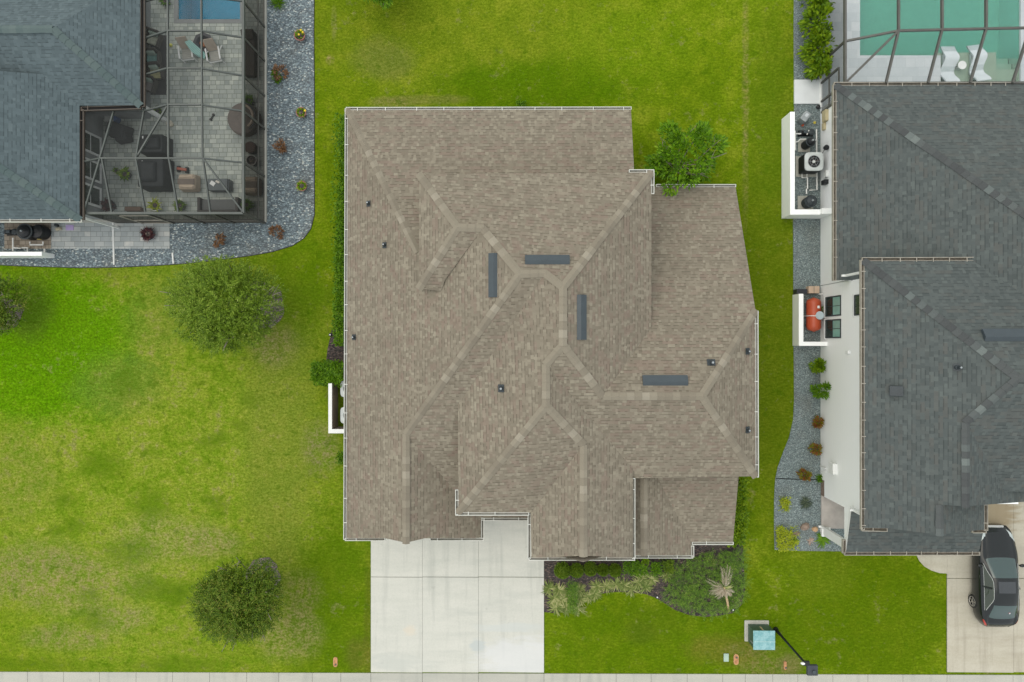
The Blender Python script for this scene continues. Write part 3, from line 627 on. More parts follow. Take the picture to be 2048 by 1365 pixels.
fr_ = [[r0, tuple(ext), (far, ext[1], RW1[0]*far+RW1[2]) if False else hit(2140,700,RW1), hit(1990,600,RW1), hit(1700,561,RW1), hit(1672,561,RW1)],
       [r0, (far, YR, 3.0), tuple(ext)],
       [c0, Pa, Q, Qb, K, Kb, hit(1775,1057,R2W), hit(1728,1056,R2W)],
       [c0, (far, c0[1], 5.3), (far, Pa[1], Pa[2]), Pa], [Pa, (far,Pa[1],Pa[2]), (far, Q[1]-3.0, Q[2]-R2S[1]*3.0), (Q[0]+.2, Q[1]-3.0, Q[2]-R2S[1]*3.0), Q],
       [Q, (Q[0]+3.5, Q[1]-.6, Q[2]-.55*3.5), hit(2062,1003,E3), Qb],
       [hit(1880,1000,EK), Kb, hit(1945,1062,EK), hit(1969,1060,EK), hit(1969,1000,EK)],
       [hit(1703,1018,R3), hit(1692,1105,R3), hit(1958,1105,R3), hit(1976,1018,R3)]]
roofmesh('roof', fr_, [M['grey'], M['white']], rh)
caps('ridge_cap', [(r0, tuple(ext)),(c0,Pa),(Pa,(far,Pa[1],Pa[2])),(Pa,Q),(Q,Qb),(K,Kb)], M['greycap'], rh, .32, .27)
tg = [M['tangut'], M['tangutin']]
def gutr(*a, **k): gut(*a, par=rh, mats=tg, ticks=.75, wd=.14, lip=.026, **k)
gutr(1672,169,1672,562,3.0,(-1,0)); gutr(1668,171,2100,171,3.0,(0,1)); gutr(1728,520,1729,1060,5.3,(-1,0)); gutr(1724,522,1986,521,5.3,(0,1))
gutr(1724,1056,1775,1057,5.3,(0,-1)); gutr(1969,1010,1969,1062,hit(1969,1030,EK)[2],(1,0)); gutr(1945,1060,1973,1060,hit(1969,1030,EK)[2],(0,-1)); gutr(1689,1105,1960,1105,3.0,(0,-1)); gutr(1692,1080,1691,1107,3.0,(-1,0))
WX = P(1640.5, 700)[0]
wa = MB()
yA, yB, yC, yD = P(1640,205)[1], P(1640,958)[1], P(1640,990)[1], P(1640,1052)[1]
wa.box(WX, 2.75, 0, WX+11, YR-.06, 2.85)                       # north block
yQ = Q[1]-2.85; wa.box(WX, yQ, 0, WX+11, 2.72, 5.15); wa.box(WX, yB, 0, WX+6.0, yQ-.001, 5.14)                       # tall block
wa.box(WX, yC, .45, WX+2.5, yB, 5.12)                      # over the stone plinth
wa.box(WX, -9.3, 2.52, WX+3.0, yC, 3.0)
wa.box(WX+1.8, -9.1, 0, WX+6.1, yC, 2.5)

wa.build('wall', M['siding'], rh)
m = MB(); m.box(WX+.02, yC, 0, WX+2.4, yB, .44); m.build('stone_plinth', plain('brown_stone', (.20,.15,.12), .9, var=.5, scale=12), rh)
m = MB(); m.box(WX+.02, -9.25, .02, WX+1.8, yC-.02, .1); m.build('porch_floor', plain('porch_concrete', (.42,.39,.36), .8), rh)
m = MB(); m.box(WX+.04, -9.55, .02, WX+.34, -9.22, 2.5); m.box(WX-.02,-9.61,.02,WX+.4,-9.16,.25); m.build('porch_column', M['white'], rh, bevel=.01)
def downspout(px, py, z0, z1, parent, mat='white', r=.05):
    x, y, _ = P(px, py, z0); m = MB(); m.box(x-r, y-r, z0, x+r, y+r, z1); m.box(x-r-.12, y-r+.005, z0-.0, x-r-.001, y+r-.005, z0+.09); return m.build('downspout', M[mat], parent)
downspout(1643,1053,.05,2.9,rh); downspout(1706,1020,3.65,5.1,rh); downspout(1690,552,3.35,5.1,rh)
def windowR(py0, py1, z0, z1):
    y0, y1 = P(1640, py1, 0)[1], P(1640, py0, 0)[1]
    fr = MB(); t_ = .06
    fr.box(WX-.035, y0, z0, WX-.001, y1, z0+t_); fr.box(WX-.035, y0, z1-t_, WX-.001, y1, z1); fr.box(WX-.035, y0, z0+t_, WX-.001, y0+t_, z1-t_); fr.box(WX-.035, y1-t_, z0+t_, WX-.001, y1, z1-t_)
    zm = z0+(z1-z0)*.48; ym = (y0+y1)/2; fr.box(WX-.03, y0+t_, zm-.02, WX-.002, y1-t_, zm+.02); fr.box(WX-.028, ym-.012, z0+t_, WX-.003, ym+.012, z1-t_)
    f = fr.build('window', M['dark'], rh)
    g_ = MB(); g_.box(WX-.015, y0+t_, zm+.02, WX-.001, y1-t_, z1-t_); g_.build('upper_pane', M['teal_blind'], f)
    g_ = MB(); g_.box(WX-.015, y0+t_, z0+t_, WX-.001, y1-t_, zm-.02); g_.build('lower_pane', M['winglass'], f)
    g_ = MB(); g_.box(WX-.07, y0-.04, z0-.09, WX-.001, y1+.04, z0-.001); g_.build('sill', M['white'], f)
windowR(596.5, 635, .62, 2.22); windowR(641, 677, .62, 2.22); windowR(600, 637, 3.5, 5.0)
# fittings on the right house wall
def wallbox(name, px0, py0, px1, py1, dep, mat, label=None):
    # pixel box of a fitting seen on the wall plane x = WX (z from its column)
    z0 = H-(WX*F)/(px0-1045); z1 = H-(WX*F)/(px1-1045); y1 = (682.5-py0)*(H-z1)/F; y0 = (682.5-py1)*(H-z1)/F
    m = MB(); m.box(WX-dep, y0, max(z0,.15), WX-.001, y1, max(z1, .4)); b = m.build(name, M[mat], rh, bevel=.008)
    if label: b['label'] = label
    return b
wallbox('breaker_box', 1646, 222, 1653, 244, .16, 'tanbox', 'large tan breaker box'); wallbox('switch_box', 1644, 248, 1648, 262, .12, 'tanbox', 'small tan switch box')
wallbox('hose_reel', 1646, 361, 1653, 370, .2, 'black'); wallbox('control_box', 1648, 343, 1653, 356, .12, 'white'); wallbox('meter_box', 1660, 926, 1669, 948, .18, 'white'); wallbox('dryer_vent', 1690, 702, 1695, 708, .1, 'white')
m = MB(); m.lathe((WX-.12, P(1650,296,.9)[1], .8), [(.02,0),(.11,.05),(.13,.18),(.09,.24)], 12); m.tube([(WX-.1,P(1650,296,.9)[1],.75),(WX-.12,P(1640,312,.5)[1],.3)], .015, 6); m.build('wall_lamp', M['black'], rh)
m = MB(); yy = P(1660,940,.8)[1]
m.tube([(WX-.05,yy+.05,.1),(WX-.05,yy+.05,.7)], .035, 8); m.tube([(WX-.04,yy-.2,.1),(WX-.04,yy-.2,.6),(WX-.06,yy-.1,.7)], .02, 6); m.build('conduit', M['white'], rh)
m = MB(); m.tube([(WX-.02,2.3,.35),(WX-.2,2.3,.35),(WX-.2,2.3,.25)], .025, 8); m.build('hose_bib', M['pipe'], rh)
ventpipe(1913, 735, R2W, rh, .9, 'dark')
p = Vector(hit(1790, 782, R2W)); m = MB(); m.obox(p+Vector((0,0,.1)), (.5,.42,.2), 0, ry=-R(28)); m.build('roof_vent', M['dark'], rh, bevel=.02)
atticvent((1965,672),(2120,672),R2N,.5,rh,'ventblue',.16)

# ---------------------------------------------------------------- left house
lh = thing('slate_roof_house', 'house with slate blue shingle roof, at the top left corner', 'house', (-21, 10, 0))
c1 = P(280, 211, 3.0); LE1 = slopex((c1[0],0,3.0), -.55); ap = hit(105, 58, LE1); LS1 = slopey(c1, (ap[2]-3)/(ap[1]-c1[1]))
c2 = P(159, 440, 3.0); LE2 = slopex((c2[0],0,3.0), -.55); hp = hit(0, 336, LE2); LS2 = slopey(c2, (hp[2]-3)/(hp[1]-c2[1]))
hp2 = Vector(c2) + (Vector(hp)-Vector(c2))*1.9
top2 = hit(197, 0, LE1); top3 = Vector(ap) + (Vector(top2)-Vector(ap))*1.15
fl = [[c1, (c1[0], top3.y, 3.0) if False else hit(280,-30,LE1), tuple(top3), ap], [c1, ap, (-30, ap[1], ap[2]), (-30, c1[1]-1.0, 3+LS1[1]*-1.0), (c2[0]-.5, c1[1]-1.0, 3+LS1[1]*-1.0), (c2[0]-.5,c1[1],3.0)],
      [ap, tuple(top3), (-30, top3.y, top3.z-.1), (-30, ap[1], ap[2])],
      [c2, tuple(hp2), (hp2.x, ap[1]-2.0, hp2.z), (c2[0]-1.2, ap[1]-1.6, 3+.66), (c2[0], c1[1]+.2, 3.0)],
      [c2, tuple(hp2), (-30, hp2.y, hp2.z), (-30, c2[1], 3.0)]]
roofmesh('roof', fl, [M['blue'], M['dark']], lh)
caps('ridge_cap', [(c1,ap),(ap,(-30,ap[1],ap[2])),(c2,tuple(hp2))], M['bluecap'], lh, .34, .3)
bg_ = [plain('brown_gutter', (.09,.075,.06), .5), plain('gutter_dark', (.012,.012,.012), .9)]
gut(282,-40,282,214,2.95,(1,0),par=lh,mats=bg_,wd=.17,lip=.03,ticks=90); gut(162,215,282,211,2.95,(0,-1),par=lh,mats=bg_,wd=.17,lip=.03,ticks=90); gut(160,219,160,440,2.95,(1,0),par=lh,mats=bg_,wd=.17,lip=.03,ticks=90)
gut(-60,440,163,440,3.0,(0,-1),par=lh,mats=gm,ticks=1.3)
LX = P(208, 340)[0]; LX1 = P(338, 100)[0]; LY1 = c1[1]+.35; LY2 = c2[1]+.55
wl = MB(); wl.box(-34, LY2, 0, LX, LY1+.05, 2.8); wl.box(-34, LY1, 0, LX1-.9, 22, 2.82)
wl.build('wall', plain('grey_stucco', (.22,.235,.235), .9), lh)
m = MB(); m.box(LX-.001, LY1-.1, .05, LX+.03, LY1-.06, 2.7); 
def windowL(py0, py1):
    y0, y1 = P(200, py1, .3)[1], P(200, py0, .3)[1]; z0, z1 = .28, 1.75; f = MB(); t_ = .1
    f.box(LX+.001, y0, z0, LX+.06, y1, z0+t_); f.box(LX+.001, y0, z1-t_, LX+.06, y1, z1); f.box(LX+.001, y0, z0+t_, LX+.06, y0+t_, z1-t_); f.box(LX+.001, y1-t_, z0+t_, LX+.06, y1, z1-t_)
    zm = (z0+z1)/2+.1; f.box(LX+.002, y0+t_, zm-.02, LX+.04, y1-t_, zm+.02); o = f.build('window', M['white'], lh)
    g_ = MB(); g_.box(LX+.001, y0+t_, z0+t_, LX+.02, y1-t_, z1-t_); g_.build('pane', M['winglass'], o)
for a in ((276,316),(328,368),(377,417)): windowL(*a)
x, y, _ = P(336, 242); m = MB(); m.box(x-.14, y-.1, .05, x+.02, y+.06, 2.75); m.build('corner_post', M['white'], lh)
x, y, _ = P(214, 449, 1.0); m = MB(); m.box(x-.04, y-.06, .05, x+.05, y+.03, 2.85); m.build('downspout', M['white'], lh)
# ================================================================ screen enclosures
M['screenroof'] = screenmat('roof_screen', (.055,.06,.057), .26); M['screenwall'] = screenmat('wall_screen', (.022,.021,.019), .78); M['screenR'] = screenmat('fine_screen', (.22,.24,.24), .15); M['screenRw'] = screenmat('fine_wall_screen', (.07,.075,.075), .55)
def cage(name, label, loc): return thing(name, label, 'enclosure', loc)
def beam(par, a, b, mat, w_=.062, h=.10, name='roof_beam'):
    m = MB(); m.bar(a, b, w_, h); return m.build(name, mat, par)
def sheet(par, polys, mat, name):
    m = MB()
    for po in polys: m.add(po, [tuple(range(len(po)))])
    return m.build(name, mat, par)
lc = cage('screen_enclosure', 'grey framed screen enclosure over the paved patio, top left', P(487, 427, 0))
fm = M['greyframe']; ze_, zt = 2.7, 3.4
q = lambda x, y, z: P(x, y, z)
runs = []
for y0, y1, y2, y3 in ((-82,-95,-95,-82),(3,-8,-8,3),(77,62,62,76),(150,137,137,152),(222,210,210,223)):
    runs.append([q(289,y0,2.75), q(335,y1,zt), q(402,y2,zt), q(487,y3,ze_)])
runs.append([q(164,325,2.75), q(200,317,zt), q(272,317,zt), q(337,317,zt), q(405,317,zt), q(487,326,ze_)])
for r_ in runs:
    for a, b in zip(r_, r_[1:]): beam(lc, a, b, fm)
for xa in (335, 402):
    xb = 337 if xa == 335 else 405
    for (ya, yb) in ((-95,62),(62,137),(137,210),(210,317)): beam(lc, q(xa+(xb-xa)*(ya+95)/412,ya,zt+.004), q(xa+(xb-xa)*(yb+95)/412,yb,zt+.004), fm)
for a, b in (((288,222,2.75),(272,317,zt)),((228,222,2.75),(200,317,zt)),((204,317,zt),(224,426,ze_)),((272,317,zt),(291,426,ze_)),((338,317,zt),(357,426,ze_)),((406,317,zt),(421,426,ze_)),((406,317,zt),(487,426,ze_)),((200,318,zt),(168,426,2.75)),((335,212,zt-.08),(272,317,zt-.08))):
    beam(lc, q(*a), q(*b), fm)
beam(lc, q(487,-95,ze_), q(487,427,ze_), fm, .10, .14, 'eave_beam'); beam(lc, q(165,427,ze_), q(487,427,ze_), fm, .10, .14, 'eave_beam'); beam(lc, q(289,-95,2.75), q(289,221,2.75), fm, .08, .1, 'eave_beam'); beam(lc, q(165,221,2.75), q(289,221,2.75), fm, .08, .1, 'eave_beam'); beam(lc, q(165,221,2.74), q(165,427,2.74), fm, .08, .1, 'eave_beam')
X_, Y_ = P(487,427,ze_)[0], P(487,427,ze_)[1]; bm_ = M['bronze']
def yat(y): return P(487, y, ze_)[1]
def xat(x): return P(x, 427, ze_)[0]
for y in (-82, 3, 76, 152, 223, 326): beam(lc, (X_, yat(y), .1), (X_, yat(y), 2.64), bm_, .06, .1, 'post')
beam(lc, (X_, Y_, .1), (X_, Y_, 2.64), bm_, .1, .1, 'post')
for x in (224, 291, 357, 421): beam(lc, (xat(x), Y_, .1), (xat(x), Y_, 2.64), bm_, .1, .06, 'post')
beam(lc, (X_, yat(-95), .95), (X_, Y_, .95), bm_, .05, .06, 'chair_rail'); beam(lc, (xat(292), Y_, .95), (X_, Y_, .95), bm_, .05, .06, 'chair_rail')
m = MB(); xa, xb = xat(226), xat(289)
for a, b in (((xa,Y_,.15),(xa,Y_,2.2)),((xb,Y_,.15),(xb,Y_,2.2)),((xa,Y_,2.2),(xb,Y_,2.2)),((xa,Y_,.2),(xb,Y_,.2)),((xa,Y_,1.0),(xb,Y_,1.0))): m.bar(a, b, .05, .07)
dr = m.build('screen_door', M['tangut'], lc); m = MB(); m.tube([(xb-.12,Y_+.05,1.05),(xb-.12,Y_+.05,1.2)], .015, 6); m.build('handle', M['dark'], dr)
sh = []
for r0_, r1_ in zip(runs[:4], runs[1:5]):
    for k in range(3): sh.append([r0_[k], r0_[k+1], r1_[k+1], r1_[k]])
n5, n6 = runs[4], runs[5]
sh += [[n5[1],n5[2],n6[4],n6[3]],[n5[2],n5[3],n6[5],n6[4]],[n5[0],n5[1],n6[3],n6[2]],[q(228,222,2.75),n5[0],n6[2],n6[1]],[q(166,222,2.75),q(228,222,2.75),n6[1],n6[0]],
       [n6[0],n6[1],q(167,427,2.7)],[n6[1],n6[2],q(291,427,ze_),q(167,427,2.7)],[n6[2],n6[3],q(357,427,ze_),q(291,427,ze_)],[n6[3],n6[4],q(421,427,ze_),q(357,427,ze_)],[n6[4],q(487,427,ze_),q(421,427,ze_)],[n6[4],n6[5],q(487,427,ze_)]]
sheet(lc, sh, M['screenroof'], 'roof_screen')
sheet(lc, [[(X_,yat(-95),.1),(X_,Y_,.1),(X_,Y_,2.65),(X_,yat(-95),2.65)],[(xat(166),Y_,.1),(X_,Y_,.1),(X_,Y_,2.65),(xat(166),Y_,2.65)]], M['screenwall'], 'wall_screen')

rc = cage('screen_enclosure', 'dark framed screen enclosure over the turquoise pool, top right', P(1643, 170, 0))
fr2 = M['bronze']; tp = [q(1690,83,2.6), q(1797,62,3.5), q(1884,60,3.5), q(1972,58,3.5), q(2060,56,3.5), q(2150,54,3.5)]
up = [q(1690,-64,2.6), q(1797,-70,3.5), q(1884,-70,3.5), q(1972,-70,3.5), q(2060,-70,3.5), q(2150,-70,3.5)]
lo = [q(1690,167,2.6), q(1772,166,3.05), q(1856,166,3.05), q(1940,166,3.05), q(2025,166,3.05), q(2112,166,3.05)]
for a, b in zip(tp, tp[1:]): beam(rc, a, b, fr2, .085,.12)
for a, b in zip(up, up[1:]): beam(rc, a, b, fr2, .085,.12)
for k in range(1, 6): beam(rc, up[k], tp[k], fr2, .09, .13); beam(rc, tp[k], lo[k], fr2, .09, .13)
beam(rc, tp[1], lo[0], fr2, .1, .12); beam(rc, up[0], lo[0], fr2, .1, .14, 'eave_beam'); beam(rc, lo[0], lo[5], fr2, .1, .12, 'eave_beam')
XR_ = lo[0][0]
for y, top in ((-64,2.55),(83,2.55),(126,2.0),(166,2.55),(190,2.0)):
    yy = P(1690, y, 2.6)[1]; beam(rc, (XR_, yy, .16), (XR_, yy, top), fr2, .09, .09, 'post')
ya, yb = P(1690,83,2.6)[1], P(1690,192,2.6)[1]; beam(rc, (XR_, ya, 1.0), (XR_, yb, 1.0), fr2, .05, .08, 'chair_rail'); beam(rc, (XR_, P(1690,126,2.6)[1], 2.0), (XR_, yb, 2.0), fr2, .05, .08, 'chair_rail')
sheet(rc, [[up[k],up[k+1],tp[k+1],tp[k]] for k in range(5)]+[[tp[k],tp[k+1],lo[k+1],lo[k]] for k in range(1,5)]+[[tp[0],tp[1],lo[0]],[tp[1],lo[1],lo[0]]], M['screenR'], 'roof_screen')
sheet(rc, [[(XR_,up[0][1],.16),(XR_,yb,.16),(XR_,yb,2.0),(XR_,lo[0][1],2.55),(XR_,up[0][1],2.55)]], M['screenRw'], 'wall_screen')

# ================================================================ foliage
rnd = random.uniform
def gsph():
    while 1:
        v = Vector((rnd(-1,1), rnd(-1,1), rnd(-1,1)))
        if .05 < v.length < 1: return v
def crown(c, rad, n, L, W, clumps, mat, parent, name='crown', spread=.33, out=.8, droop=.15, shell=.55, low=-.5):
    c = Vector(c); m = MB(); cs = []
    for k in range(clumps):
        v = gsph().normalized() * rnd(shell, 1.0)
        if v.z < low: v.z = -v.z*.5
        cs.append((v, rnd(.5, 1.25)))
    for i in range(n):
        v, s = random.choice(cs); o = gsph(); p = v + o*spread*s
        P_ = c + Vector((p.x*rad[0], p.y*rad[1], p.z*rad[2]))
        d = (v.normalized()*out + o.normalized()*.7 + Vector((rnd(-.4,.4), rnd(-.4,.4), rnd(-.3,.3)-droop)))
        m.leaf(P_, d, L*rnd(.6,1.3), W*rnd(.7,1.25), curl=.15)
    return m.build(name, mat, parent)
def sprays(c, rad, twigs, per, L, W, mat, parent, name='crown', tl=(.45,.95), low=-.4, jag=.24):
    c = Vector(c); m = MB(); cl = [gsph().normalized() for _ in range(60)]; lob = [(gsph().normalized(), rnd(-jag, jag)) for _ in range(14)]
    for i in range(twigs):
        v = (random.choice(cl) + gsph()*.42).normalized() if rnd(0,1) < .8 else gsph().normalized()
        if v.z < low: v.z = -v.z
        k = 1 + sum(a*max(0, v.dot(u))**4 for u, a in lob); f = rnd(.25,1)**.5*k
        tip = c + Vector((v.x*rad[0], v.y*rad[1], v.z*rad[2]))*f; ln = rnd(*tl)
        d = (Vector((v.x, v.y, v.z*.5+rnd(-.2,.5))) + gsph()*.75).normalized(); p0 = tip - d*ln
        sd = d.cross(Vector((rnd(-.3,.3), rnd(-.3,.3), 1))).normalized()
        for j in range(per):
            t_ = (j+rnd(0,1))/per; q = p0 + d*ln*t_ + Vector((0,0,-.12*t_*t_)); sg = 1 if j % 2 else -1
            m.leaf(q, d*.9 + sd*sg*rnd(.3,1.0) + Vector((0,0,rnd(-.2,.3))), L*rnd(.6,1.25)*(1.1-.4*t_), W*rnd(.7,1.2), curl=.1)
    return m.build(name, mat, parent)
def tree(name, label, base, h, rad, n, L, W, clumps, mat, lean=(0,0), limbs=9, group=None, spread=.33, cz=None, tr=.09, low=-.5, spray=None):
    b = Vector(base); t_ = thing(name, label, 'tree', base, group); cz = cz or h-rad[2]
    c = b + Vector((lean[0], lean[1], cz)); 
    if spray: sprays(c, rad, n//spray, spray, L, W, mat, t_, low=low)
    else: crown(c, rad, n, L, W, clumps, mat, t_, spread=spread, low=low)
    m = MB(); k = b + Vector((lean[0]*.4, lean[1]*.4, cz*.55)); m.tube([b, (b+k)/2+Vector((.03,.02,0)), k], [tr*1.3, tr, tr*.8], 8); m.build('trunk', M['bark'], t_)
    for i in range(limbs):
        a = i*2.4+rnd(-.3,.3); e = rnd(.1,1.0); d = Vector((math.cos(a)*rad[0], math.sin(a)*rad[1], rad[2]*e)) * rnd(.6,.95)
        p1 = k + d*.45 + Vector((rnd(-.15,.15), rnd(-.15,.15), .1)); p2 = c + d
        m = MB(); m.tube([k - Vector((0,0,.05)), p1, p2], [tr*.5, tr*.3, .012], 6)
        for j in range(2):
            f = rnd(.35,.8); q0 = p1.lerp(p2, f); m.tube([q0, q0 + Vector((rnd(-.5,.5), rnd(-.5,.5), rnd(0,.35)))], [.016, .006], 4)
        m.build('branch', M['bark'], t_)
    return t_
tree('tree', 'wide loose olive green tree beside the gravel corner of the left patio', P(500,611), 4.4, (2.85,2.5,1.65), 26000, .155, .048, 80, M['oak'], (.1,-.1), 14, spray=13)
tree('tree', 'dense dark green tree near the sidewalk, with some browned tips', P(519,1163), 4.3, (2.3,2.3,1.6), 24000, .14, .05, 70, M['oak2'], (.1,.02), 14, spray=12)
tree('tree', 'dark shrubby tree cut off by the left edge of the photo', P(40,622), 2.7, (1.35,1.45,1.1), 8000, .15, .055, 60, M['oak2'], (.05,.05), 6, spray=12)
tree('tree', 'small lime green tree against the back corner of the brown roofed house', P(1345,345), 4.0, (1.7,1.6,1.6), 3300, .22, .10, 60, M['lime'], (.1,.1), 11, spread=.2, low=-.9)
tree('tree', 'bright leafy tree cut off by the top edge of the photo', P(765,10), 3.6, (1.45,1.25,1.3), 4200, .22, .10, 50, M['lime'], (.0,.35), 7, spread=.25)
# stray browned sprigs and pale twigs on the tree near the sidewalk are part of its leaf colours

def hedge(name, label, cat, poly, z0, h, n, L, W, mat, bump=.18, group=None, loc=None):
    xs_ = [p[0] for p in poly]; ys_ = [p[1] for p in poly]; m = MB(); k = 0
    def inside(x, y):
        r_ = False; j = len(poly)-1
        for i in range(len(poly)):
            xi, yi = poly[i][:2]; xj, yj = poly[j][:2]
            if (yi > y) != (yj > y) and x < (xj-xi)*(y-yi)/(yj-yi)+xi: r_ = not r_
            j = i
        return r_
    while k < n:
        x, y = rnd(min(xs_)-.06, max(xs_)+.06), rnd(min(ys_)-.06, max(ys_)+.06)
        if not inside(x, y) and rnd(0,1) > .12: continue
        hh = h + bump*(math.sin(x*3.1+1)*math.cos(y*2.3) + .6*math.sin(y*6+x*5))
        z = z0 + hh*(1 - abs(rnd(-1,1))**2.2*.75)
        m.leaf((x, y, z), Vector((rnd(-1,1), rnd(-1,1), rnd(-.2,.9))), L*rnd(.6,1.3), W*rnd(.7,1.2)); k += 1
    return tag(m.build(name, mat, loc=(sum(xs_)/len(xs_), sum(ys_)/len(ys_), 0)), label, cat, group)
pp = lambda l, z=0: [P(x, y, z) for x, y in l]
hedge('hedge', 'long narrow leafy hedge under the left eave of the brown roofed house', 'hedge', pp([(682,232),(700,232),(700,690),(668,690),(669,640),(672,560),(673,480),(677,400),(680,300)], .8), 0, 1.0, 7500, .15, .08, M['hedge'], .12)
hedge('hedge', 'short broad clipped hedge at the end of the low beige screen wall', 'hedge', pp([(624,728),(660,724),(688,728),(684,760),(678,768),(664,765),(640,770),(624,762)], 1.0), 0, 1.1, 2600, .15, .08, M['hedge'], .08)
hedge('hedge', 'bright yellow green hedge along the front right side of the brown roofed house', 'hedge', pp([(1466,955),(1487,960),(1489,1000),(1493,1040),(1487,1085),(1460,1092)], .8), 0, .95, 2600, .17, .09, M['yellowgreen'], .12)
hedge('shrub', 'small weed like sprout beside the rear gutter of the brown roofed house', 'shrub', pp([(1032,206),(1050,206),(1048,216),(1034,216)]), 0, .3, 120, .12, .05, M['hedge'], .05)
hedge('shrub', 'small bright sprout beside the left eave below the beige screen wall', 'shrub', pp([(679,905),(690,905),(690,925),(681,922)]), 0, .4, 160, .15, .07, M['hedge'], .05)
for i, (x, y, rx, ry) in enumerate(((1618,8,1,1.15),(1620,62,1,1.1),(1624,112,.95,1.0),(1626,148,.7,.55))):
    lab = ['large leaved shrub cut off by the top edge, beside the right screen enclosure', 'large leaved bright shrub second from the top, beside the right screen enclosure', 'large leaved bright shrub third from the top, beside the right screen enclosure', 'smaller browned shrub next to the pale concrete pad'][i]
    bp = P(x, y); th = thing('shrub', lab, 'shrub', bp, 'shrubs beside the right screen enclosure')
    crown((bp[0]-.05, bp[1], .8), (.62*rx, .78*ry, .75), 800 if i < 3 else 420, .24, .12, 26, M['yellowgreen'] if i < 3 else M['chartreuse' if False else 'yellowgreen'], th, spread=.42, name='foliage')
    m = MB()
    for k in range(4): m.tube([(bp[0]+.05*k-.1, bp[1]+.04*k, 0), (bp[0]+rnd(-.3,.3), bp[1]+rnd(-.3,.3), .8)], [.02,.01], 5)
    m.build('stem', M['bark'], th)
def ballshrub(px, py, r, label, mat='round', n=900, h=.7, L=.07, W=.05, group=None, flat_=.85):
    b = P(px, py, h*.5); m = MB()
    for i in range(n):
        v = gsph().normalized(); v.z = abs(v.z) if rnd(0,1) < .8 else v.z; rr = rnd(.82, 1.05)
        p = Vector((b[0]+v.x*r*rr, b[1]+v.y*r*rr, h*.45 + v.z*h*.55*rr)); m.leaf(p, v + gsph()*.9, L*rnd(.7,1.3), W)
    m.lathe((b[0], b[1], h*.45), [(r*.2,-h*.4),(r*.75,-h*.3),(r*.85,0),(r*.7,h*.28),(r*.3,h*.42)], 12)
    return tag(m.build('shrub', M[mat], loc=(b[0], b[1], 0)), label, 'shrub', group)
gs = 'clipped round shrubs in the front bed'
for px, py, r, lab in ((1125,1141,.37,'largest clipped round shrub, nearest the driveway in the front bed'),(1153,1141,.32,'second clipped round shrub from the driveway'),(1181,1138,.31,'third clipped round shrub from the driveway'),(1206,1140,.26,'fourth clipped round shrub from the driveway'),(1230,1141,.28,'fifth clipped round shrub from the driveway')):
    ballshrub(px, py, r, lab, group=gs)
hedge('shrub', 'broad bright shrub under the front gutter, right of the round shrubs', 'shrub', pp([(1246,1126),(1270,1122),(1292,1128),(1294,1146),(1270,1151),(1250,1146)], .5), 0, .65, 900, .10, .06, M['hedge'], .08)
hedge('shrub', 'middle sized shrub between the broad bright shrub and the juniper', 'shrub', pp([(1302,1126),(1320,1126),(1322,1146),(1304,1150)], .4), 0, .55, 420, .11, .06, M['hedge'], .06)
hedge('shrub', 'leafy shrub touching the juniper, below the lower front gutter', 'shrub', pp([(1326,1122),(1346,1122),(1346,1146),(1328,1142)], .4), 0, .55, 420, .11, .06, M['round'], .06)
hedge('shrub', 'small light green shrub right at the front gutter corner', 'shrub', pp([(1284,1116),(1296,1116),(1296,1126),(1286,1126)], .5), 0, .6, 150, .1, .06, M['yellowgreen'], .05)
# variegated strap leaved plants
lilies = [(1098,1176),(1118,1180),(1108,1196),(1124,1200),(1112,1216),(1132,1214),(1136,1192),(1158,1180),(1160,1198),(1156,1216),(1176,1194),(1194,1172),(1212,1172),(1232,1168),(1248,1170),(1262,1178),(1276,1166),(1290,1174),(1284,1156),(1302,1158),(1334,1150),(1190,1188)]
def strap(loc, n, L, W, mat, up=(.25,1.0), droop=.6, r0=.06):
    m = MB()
    for i in range(n):
        a = rnd(0, 6.283); e = rnd(*up); m.blade((loc[0]+math.cos(a)*r0*rnd(0,1), loc[1]+math.sin(a)*r0*rnd(0,1), .03), (math.cos(a), math.sin(a), e), L*rnd(.65,1.2), W, droop)
    return m.build('plant', mat, loc=(loc[0], loc[1], 0))
for i, (x, y) in enumerate(lilies):
    o = tag(strap(P(x, y), 60, .52, .05, M['varieg']), 'variegated strap leaved plant of the clump in the front bed', 'plant', 'variegated plants in the front bed')
hedge('shrub', 'dark feathery shrub standing among the variegated plants', 'shrub', pp([(1134,1164),(1152,1162),(1154,1210),(1146,1222),(1136,1216)], .3), 0, .7, 900, .12, .03, M['juniper'], .1)
# juniper ground cover
m = MB(); jp = [(1352,1130),(1390,1108),(1440,1098),(1484,1100),(1490,1140),(1490,1185),(1478,1205),(1462,1218),(1440,1226),(1410,1228),(1385,1222),(1362,1212),(1338,1200),(1318,1188),(1330,1172),(1340,1155)]
jw = pp(jp); cxj, cyj = sum(p[0] for p in jw)/len(jw), sum(p[1] for p in jw)/len(jw); k = 0
def inpoly(x, y, poly):
    r_ = False; j = len(poly)-1
    for i in range(len(poly)):
        xi, yi = poly[i][:2]; xj, yj = poly[j][:2]
        if (yi > y) != (yj > y) and x < (xj-xi)*(y-yi)/(yj-yi)+xi: r_ = not r_
        j = i
    return r_
while k < 1100:
    x, y = rnd(cxj-2.6, cxj+2.6), rnd(cyj-2, cyj+2)
    if not inpoly(x, y, jw): continue
    k += 1; a = rnd(0, 6.28); d = Vector((math.cos(a), math.sin(a), rnd(.1,.5))); p0 = Vector((x, y, rnd(.12,.42)))
    for j in range(11):
        t_ = j/11; p = p0 + d*.34*t_; sd = Vector((-d.y, d.x, .2)) * (1 if j % 2 else -1)
        m.leaf(p, d*.8 + sd*.8, .11*(1-t_*.5), .024)
